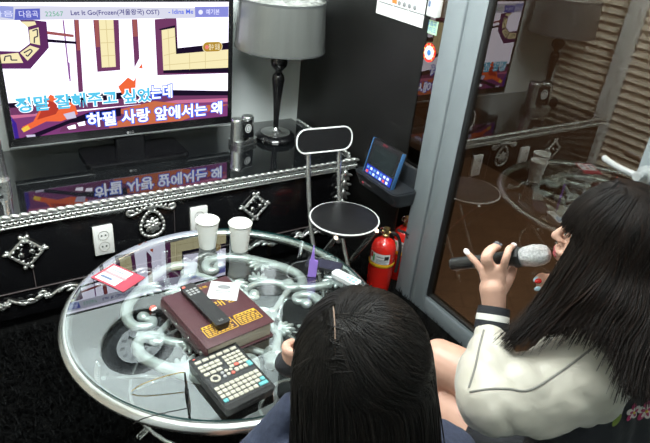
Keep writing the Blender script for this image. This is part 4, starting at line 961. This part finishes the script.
# legs: right crossed over left
chain(bm, [(1.17, .36, .37), (1.08, .57, .47), (.972, .800, .505)], [.088, .078, .055], 20)
chain(bm, [(.972, .800, .505), (.90, .80, .36), (.84, .83, .18), (.80, .84, .10)], [.053, .050, .034, .029], 18)
chain(bm, [(1.03, .36, .37), (.99, .57, .395), (.955, .775, .39)], [.088, .080, .056], 20)
chain(bm, [(.955, .775, .39), (.98, .80, .22), (1.0, .79, .07)], [.053, .048, .031], 18)
chain(bm, [(1.0, .78, .05), (.99, .85, .04), (.98, .92, .032)], [.034, .032, .022], 14); chain(bm, [(.80, .83, .085), (.765, .88, .075), (.72, .92, .07)], [.032, .030, .020], 14)
g2 = obj('person', fuse(bm, .0036, 3, .5), M['skin'], None, smooth=80)
tag(g2, 'person in cream and navy jacket with dark brown hair singing into a microphone', 'person')
face_parts(g2, H, f, s, u)
cam_side = V((-.7, -.4, .3))
nail(g2, FG['p'][3], FG['p'][2], (-.5, -.3, .6), M['nail_w']); nail(g2, FG['r'][3], FG['r'][2], (-.3, -.2, .9), M['nail_d']); nail(g2, FG['i'][3], FG['i'][2], (-.3, -.2, .9), M['nail_w']); nail(g2, FG['m'][3], FG['m'][2], (.3, .2, .9), M['nail_d'])
nail(g2, F2['i'][3], F2['i'][2], (-.5, -.3, .8), M['nail_b'], .005); nail(g2, F2['m'][3], F2['m'][2], (-.6, -.4, .6), M['nail_r'], .005); nail(g2, F2['r'][3], F2['r'][2], (-.7, -.5, .2), M['nail_b'], .005); nail(g2, F2['p'][3], F2['p'][2], (-.7, -.5, .1), M['nail_r'], .0045)
# clothing
def wr(amp, sc, seed): 
    o_ = V((seed, seed * 1.7, 0))
    return lambda c: amp * (noise.noise(c * sc + o_) + .5 * noise.noise(c * sc * 2.3 + o_))
bm = NB()
for x in (.985, 1.06, 1.135, 1.20): chain(bm, [(x, .435, .815), (x + .005, .42, .66), (x + .01, .385, .50), (x + .015, .35, .40)], [.085, .105, .108, .115], 18)
chain(bm, [(1.03, .44, .87), (1.11, .44, .87)], [.062, .062], 16)
jk = obj('jacket', fuse(bm, .006, 6, .5, wr(.006, 14, 3)), M['navy'], g2, smooth=80, label='navy jacket body with embroidered flowers')
bm = NB(); add_ell(bm, (1.095, .39, .36), (.20, .18, .13), None, 24, 16); chain(bm, [(1.03, .38, .38), (.99, .58, .40)], [.108, .094], 18); chain(bm, [(1.16, .38, .39), (1.09, .56, .465)], [.11, .088], 18)
obj('skirt', fuse(bm, .007, 5), M['navy'], g2, smooth=80, label='black skirt')
def sleeve_wr(c):
    return .011 * abs(noise.noise(V((c.x * 11 + c.z * 9, c.y * 10, c.z * 6 + c.x * 9)))) + .006 * abs(noise.noise(c * 21)) - .003
bm = NB(); chain(bm, [(1.005, .425, .815), (.955, .428, .795), (.87, .440, .768), (.745, .474, .762)], [.088, .092, .082, .062], 22)
chain(bm, [(.745, .474, .760), (.775, .515, .785), (.795, .535, .797), (.818, .559, .811)], [.062, .056, .048, .037], 22)
add_ell(bm, (.955, .415, .765), (.10, .075, .085), None, 22, 16); add_ell(bm, (.86, .425, .745), (.085, .06, .062), None, 22, 16)
sl = obj('sleeve', fuse(bm, .005, 5, .5, sleeve_wr), M['cream'], jk, smooth=80, label='cream satin sleeve')
bm = NB(); chain(bm, [(1.17, .44, .81), (1.22, .50, .78), (1.21, .57, .745), (1.16, .63, .735)], [.085, .078, .066, .055], 20); chain(bm, [(1.16, .63, .735), (1.10, .605, .785), (1.035, .575, .835)], [.054, .048, .034], 18)
obj('sleeve', fuse(bm, .006, 5, .5, sleeve_wr), M['cream'], jk, smooth=80, label='cream satin sleeve')
def cuff(a, b, r0, r1, m):
    d = (V(b) - V(a)); b_ = NB(); P = [V(a) + d * t for t in (0, .02, .5, .98, 1)]; add_tube(b_, P, [r0 * .93, r0, (r0 + r1) / 2, r1, r1 * .93], 28); return obj('cuff', b_, m, jk)
ca, cb = V((.835, .576, .822)), V((.8525, .5965, .857))
for t0, t1, m in ((0, .36, 'navy'), (.36, .66, 'cuffw'), (.66, 1.02, 'navy')): cuff(ca.lerp(cb, t0), ca.lerp(cb, t1), .0345 - .003 * t0, .0345 - .003 * t1, M[m])
cuff((1.035, .575, .832), (1.012, .563, .848), .032, .029, M['navy'])
def drape(target, pts, r_, m, name, parent, n=6, lift=.0):
    bv = BVHTree.FromPolygons([v.co for v in target.data.vertices], [p.vertices for p in target.data.polygons])
    P = []
    for p in spline(pts, n):
        q, nn_, i, d = bv.ray_cast(V((0, 0, 1.55)), p - V((0, 0, 1.55)))
        if q is None: q, nn_, i, d = bv.find_nearest(p)
        P.append(q + nn_ * lift)
    b = NB(); add_tube(b, P, r_, 8); return obj(name, b, m, parent, smooth=80)
drape(sl, [(0.8941, 0.3833, 0.9367), (0.8569, 0.3903, 0.9073), (0.8071, 0.4011, 0.8684), (0.7506, 0.4108, 0.8429), (0.7203, 0.4322, 0.8398), (0.6995, 0.452, 0.8315), (0.6737, 0.471, 0.8191)] ,.0022,M['seam'],'piping',sl)
drape(sl, [(0.7861, 0.5577, 0.8521), (0.7525, 0.5334, 0.8466), (0.7132, 0.5025, 0.8319), (0.6749, 0.4761, 0.8235)] ,.0022,M['seam'],'piping',sl)
def flower_at(target, c, R_, n=5):
    bv = BVHTree.FromPolygons([v.co for v in target.data.vertices], [p.vertices for p in target.data.polygons]); q, nn_, i, d = bv.ray_cast(V((0, 0, 1.55)), V(c) - V((0, 0, 1.55)))
    if q is None: q, nn_, i, d = bv.find_nearest(V(c))
    a, b_ = frame_of(nn_); b = NB()
    for k in range(n):
        an = 2 * PI * k / n + .3; d = a * math.cos(an) + b_ * math.sin(an); Rm = Matrix((d, nn_.cross(d), nn_)).transposed()
        add_ell(b, q + d * R_ * .62 + nn_ * .001, (R_ * .6, R_ * .40, .0022), Rm, 12, 6, 0 if k % 2 == 0 else 1)
        add_ell(b, q + d * R_ * .45 + nn_ * .002, (R_ * .38, R_ * .2, .0022), Rm, 10, 6, 1 if k % 2 == 0 else 0)
    add_ell(b, q + nn_ * .0025, (R_ * .2, R_ * .2, R_ * .2), None, 10, 6, 2)
    return obj('embroidered_flower', b, [M['petalw'], M['petal'], M['yellow_print']], jk, smooth=80)
def leaf_at(target, c, d, L):
    bv = BVHTree.FromPolygons([v.co for v in target.data.vertices], [p.vertices for p in target.data.polygons]); q, nn_, i, dd = bv.ray_cast(V((0, 0, 1.55)), V(c) - V((0, 0, 1.55)))
    if q is None: q, nn_, i, dd = bv.find_nearest(V(c))
    d = V(d); d = (d - nn_ * d.dot(nn_)).normalized(); b = NB(); add_ell(b, q + nn_ * .001, (L, L * .42, .002), Matrix((d, nn_.cross(d), nn_)).transposed(), 14, 6); return obj('embroidered_leaf', b, M['leafgreen'], jk, smooth=80)
for c_, r_ in zip([(0.850, 0.318, 0.843), (0.8655, 0.292, 0.848), (0.8774, 0.280, 0.857), (0.889, 0.277, 0.870)], (.013, .017, .02, .018)): flower_at(jk, c_, r_)
leaf_at(jk, (0.8462, 0.302, 0.829), (-.3, -.2, -.9), .016)
# hair
rh = random.Random(11)
def hull(H, f, s, u, rad, th, ph, k=1.0): return H + f * (rad[0] * k * math.sin(th) * math.cos(ph)) + s * (rad[1] * k * math.sin(th) * math.sin(ph)) + u * (rad[2] * k * math.cos(th))
ENDS = [(30, V((.800, .520, .845))), (48, V((.802, .510, .851))), (72, V((.843, .471, .889))), (88, V((.867, .430, .911))), (104, V((.877, .389, .930))), (118, V((.873, .350, .906))), (132, V((.862, .312, .878))), (160, V((.897, .276, .884))), (200, V((1.0, .25, .83))), (250, V((1.20, .34, .76))), (300, V((1.18, .55, .80)))]
def endpt(deg):
    for (a, p), (b, q) in zip(ENDS, ENDS[1:]):
        if a <= deg <= b: return p.lerp(q, (deg - a) / (b - a))
    return ENDS[0][1] if deg < ENDS[0][0] else ENDS[-1][1]
rad2 = (.106, .097, .122); paths = []
LH = lambda a, b, c: H + f * a + s * b + u * c
def arc(H, f, s, u, rad, c0, th, ph, k, ts):
    d0 = V(((c0 - H).dot(f) / rad[0], (c0 - H).dot(s) / rad[1], (c0 - H).dot(u) / rad[2])).normalized(); d1 = V((math.sin(th) * math.cos(ph), math.sin(th) * math.sin(ph), math.cos(th))).normalized()
    out = []
    for t in ts:
        d = d0.slerp(d1, t) * (k + (1 - k) * (1 - t)); out.append(H + f * (d.x * rad[0]) + s * (d.y * rad[1]) + u * (d.z * rad[2]))
    return out
def lock(deg, k, jit, r_, m_, endk=0):
    ph = math.radians(deg); e = endpt(deg) + V((rh.gauss(0, jit), rh.gauss(0, jit), rh.gauss(0, jit) + endk))
    c0 = LH(rh.uniform(-.03, .05), rh.gauss(0, .004), rad2[2] * .985)
    p1, p2, p3 = arc(H, f, s, u, rad2, c0, math.radians(92), ph, k, (.33, .66, 1))
    inw = (H - u * .12 - f * .01)
    fa, fb = (.16, .55) if deg < 62 else (.27, .63) if deg < 80 else (.38, .72)
    p4 = p3.lerp(e, fa) + (p3 - H).normalized() * .012 * k; p4.z = p3.z + (e.z - p3.z) * .42
    p5 = p3.lerp(e, fb); p5.z = p3.z + (e.z - p3.z) * .74
    return ([c0, p1, p2, p3, p4, p5, e], r_, m_)
for i in range(4200):
    deg = rh.uniform(36, 305); k = rh.uniform(.90, 1.03)
    paths.append(lock(deg, k, .010, rh.uniform(.0008, .0017), 0 if rh.random() < .75 else 1, -abs(rh.gauss(0, .007)) if deg > 105 else rh.gauss(0, .008)))
for i in range(800):                                             # fringe
    deg = rh.uniform(-60, 66); ph = math.radians(deg); k = rh.uniform(.95, 1.03); c0 = LH(rh.uniform(-.02, .04), rh.gauss(0, .004), rad2[2] * .985)
    th_end = 86 + rh.uniform(-4, 4) + (max(0, abs(deg) - 35) * .9)
    paths.append(([c0] + [hull(H, f, s, u, rad2, math.radians(a), ph + .12 * math.sin(a * .03), k) for a in (28, 50, 68, th_end)], rh.uniform(.0008, .0015), 0))
strands('hair', [M['hair2'], mat('brown_hair_lights', (.018, .0095, .0068), .45, spec=.2)], g2, paths, .002, 4)
bm = NB(); R = Matrix((f, s, u)).transposed(); add_ell(bm, H - f * .016 + u * .010, (.088, .090, .106), R, 28, 18)
for deg in (110, 140, 180, 220, 260): e = endpt(deg); p3 = hull(H, f, s, u, rad2, math.radians(95), math.radians(deg), .66); e = e + (H - V((e.x, e.y, H.z))) * .25; chain(bm, [p3, p3.lerp(e, .5) + (H - p3).normalized() * .01, e.lerp(p3, .25)], [.032, .028, .010], 14)
for deg in (62, 85): e = endpt(deg); p3 = hull(H, f, s, u, rad2, math.radians(98), math.radians(deg + 12), .82); chain(bm, [p3, p3.lerp(e, .5), e.lerp(p3, .15)], [.014, .012, .005], 14)
obj('hair_under_layer', fuse(bm, .005, 3), M['hair2'], g2, smooth=80)
# microphone in the hand
def microphone(label, a, b, mats, r0=.0125, r1=.0155, grille=.026, gl=.052, gr=M['grille']):
    a, b = V(a), V(b); d = (b - a).normalized(); L = (b - a).length; q = V((0, 0, 1)).rotation_difference(d)
    t = thing('microphone', label, 'microphone', a, 0, 'microphones held by the two people'); t.rotation_mode = 'QUATERNION'; t.rotation_quaternion = q
    bm = NB(); hl = L - gl; add_lathe(bm, [(0, 0), (r0 * .85, 0), (r0, .004), (r0, hl * .45), (r1, hl * .62), (r1 * 1.02, hl * .8), (r1 * 1.25, hl * .92), (r1 * 1.3, hl), (0, hl)], n=32); obj('handle', bm, mats, t)
    bm = NB(); add_lathe(bm, [(r1, hl - .016), (grille * .94, hl - .013), (grille * .99, hl - .007), (grille * .94, hl - .001), (r1, hl)], n=8); obj('collar_ring', bm, M['rubber'], t)
    bm = NB(); add_lathe(bm, [(grille * .72, hl - .001), (grille * .9, hl + .006), (grille, hl + gl * .36), (grille * 1.03, hl + gl * .42), (grille * 1.03, hl + gl * .48), (grille, hl + gl * .54), (grille * .95, hl + gl * .72), (grille * .74, hl + gl * .9), (grille * .40, hl + gl * .98), (0, hl + gl)], n=36); obj('grille', bm, gr, t)
    return t
microphone('black microphone with silver grille held by the person in the cream jacket', (.8450, .7230, .887), (.9280, .5600, .9875), M['black_plastic'], r0=.0135, r1=.0145, grille=.0215, gl=.058)

# ---------- person in front, seen from behind
H, f, s, u = headframe((.440, .494, .952), (-.22, .97, -.04))
bm = NB(); head_shapes(bm, H, f, s, u)
chain(bm, [(.43, .475, .89), (.435, .455, .83), (.44, .45, .78)], [.048, .046, .055], 18)
for x, y in ((.36, .468), (.44, .45), (.52, .432)): chain(bm, [(x, y, .745), (x, y - .015, .62), (x, y - .03, .48), (x, y - .03, .37)], [.072, .08, .078, .09], 16)
chain(bm, [(.315, .475, .775), (.31, .53, .725), (.318, .585, .705)], [.042, .036, .030], 16)
chain(bm, [(.318, .585, .705), (.350, .582, .770), (.402, .574, .838)], [.030, .026, .020], 16)
chain(bm, [(.401, .575, .836), (.405, .589, .855), (.407, .599, .872)], [.020, .022, .022], 14)
for q, (dx, dz) in enumerate(((-.004, .030), (-.003, .014), (-.001, -.001), (.003, -.014))):
    k = V((.402 + dx, .601, .876 + dz)); finger(bm, [k, k + V((-.014, .012, .004)), k + V((-.010, .027, .004)), k + V((.006, .034, .001))], .0085, .0066)
finger(bm, [(.410, .591, .872), (.419, .601, .895), (.421, .611, .912), (.417, .621, .920)], .0105, .008)
chain(bm, [(.57, .415, .775), (.62, .46, .68), (.60, .56, .60)], [.046, .042, .036], 16); chain(bm, [(.60, .56, .60), (.58, .66, .56), (.55, .74, .53)], [.035, .029, .020], 16)
chain(bm, [(.55, .74, .53), (.545, .765, .525), (.54, .785, .52)], [.021, .023, .022], 14)
for q in range(4): k = V((.522 + .013 * q, .79, .522 - .002 * q)); finger(bm, [k, k + V((-.002, .022, .0)), k + V((-.002, .038, -.008)), k + V((0, .048, -.02))], .0082, .0064)
finger(bm, [(.53, .765, .53), (.512, .775, .528), (.503, .785, .522), (.498, .795, .515)], .010, .0075)
for k, x in ((-1, .36), (1, .52)):
    chain(bm, [(x, .42, .37), (x, .60, .40), (x + .01 * k, .79, .39)], [.088, .075, .054], 20); chain(bm, [(x + .01 * k, .79, .39), (x + .01 * k, .80, .22), (x + .01 * k, .78, .07)], [.052, .046, .030], 18)
    chain(bm, [(x + .01 * k, .77, .05), (x + .012 * k, .84, .04), (x + .014 * k, .90, .032)], [.034, .032, .022], 14)
g1 = obj('person', fuse(bm, .0038, 3, .5), M['skin'], None, smooth=80)
tag(g1, 'person with long straight black hair in navy top seen from behind', 'person'); face_parts(g1, H, f, s, u)
bm = NB()
for x, y in ((.345, .47), (.40, .458), (.48, .44), (.535, .428)): chain(bm, [(x, y, .755), (x, y - .015, .62), (x, y - .03, .48), (x, y - .03, .38)], [.082, .098, .10, .108], 18)
chain(bm, [(.40, .458, .81), (.48, .44, .81)], [.060, .060], 16)
chain(bm, [(.335, .475, .765), (.318, .532, .728), (.326, .584, .708)], [.062, .052, .046], 18); chain(bm, [(.326, .584, .708), (.354, .581, .765), (.381, .578, .815)], [.050, .040, .030], 18)
chain(bm, [(.56, .42, .765), (.625, .46, .69), (.605, .56, .605)], [.068, .060, .050], 18); chain(bm, [(.605, .56, .605), (.585, .645, .565), (.565, .70, .545)], [.048, .042, .031], 18)
obj('knit_top', fuse(bm, .006, 5, .5, wr(.005, 16, 9)), M['denim'], g1, smooth=80, label='navy blue knit top')
bm = NB(); add_ell(bm, (.44, .42, .37), (.19, .17, .125), None, 24, 16)
for x in (.36, .52): chain(bm, [(x, .43, .38), (x, .62, .405)], [.108, .092], 18)
obj('skirt', fuse(bm, .007, 5), M['navy'], g1, smooth=80, label='black skirt')
rad1 = (.108, .099, .124); paths = []
LH = lambda a, b, c: H + f * a + s * b + u * c
def PART(t):
    a, b = .035 - .055 * t, .036 + .048 * t; return LH(a, b, rad1[2] * .985 * math.sqrt(1 - (a / rad1[0]) ** 2 - (b / rad1[1]) ** 2))
for i in range(4600):
    deg = rh.uniform(48, 312); ph = math.radians(deg); k = rh.uniform(.92, 1.02)
    c0 = PART(rh.random()) + V((rh.gauss(0, .003), rh.gauss(0, .003), -.001 - rh.random() * .002))
    p = arc(H, f, s, u, rad1, c0, math.radians(92), ph, k, (.3, .62, 1))
    w2_ = 1.10 if 90 < deg < 270 else 1.02
    e = V((H.x + (p[2].x - H.x) * w2_ + .018, H.y + (p[2].y - H.y) * (1.05) - .045, .60)); 
    if deg < 80 or deg > 280: e.z = .70; e += f * .03
    e += V((rh.gauss(0, .010), rh.gauss(0, .010), rh.gauss(0, .02)))
    m1 = p[-1].lerp(e, .33) + V((0, -.008, 0)); m2 = p[-1].lerp(e, .68) + V((0, -.012, 0))
    paths.append(([c0] + p + [m1, m2, e], rh.uniform(.0008, .0016), 0 if rh.random() < .75 else 1))
for i in range(300):
    deg = rh.uniform(-50, 50); ph = math.radians(deg); k = rh.uniform(.95, 1.02); c0 = PART(rh.random() * .3)
    paths.append(([c0] + [hull(H, f, s, u, rad1, math.radians(a), ph, k) for a in (28, 50, 68, 82)], rh.uniform(.0011, .002), 0))
strands('hair', [M['hair'], mat('dark_brown_hair_lights', (.011, .008, .0066), .45, spec=.22)], g1, paths, .002, 4)
bm = NB(); R = Matrix((f, s, u)).transposed(); add_ell(bm, H - f * .012 + u * .006, (.088, .086, .104), R, 28, 18)
for deg in (75, 110, 145, 180, 215, 250, 285):
    p3 = hull(H, f, s, u, rad1, math.radians(92), math.radians(deg), .62); e = V((p3.x + .016, p3.y - .035, .66)); chain(bm, [p3, p3.lerp(e, .5), e], [.034, .032, .028], 14)
obj('hair_under_layer', fuse(bm, .005, 3), M['hair'], g1, smooth=80)
b = NB(); add_tube(b, [PART(t) + (PART(t) - H).normalized() * .0022 for t in [i / 12 for i in range(13)]], [.0004] + [.0011] * 8 + [.0012] * 2 + [.0008, .0004], 8); obj('hair_parting', b, M['scalp'], g1, label='pale parting line')
microphone('dark microphone held by the person in the navy top', (.470, .555, .836), (.3745, .633, .886), M['black_plastic'], r0=.0125, r1=.015, grille=.0205, gl=.046, gr=M['grille_d'])
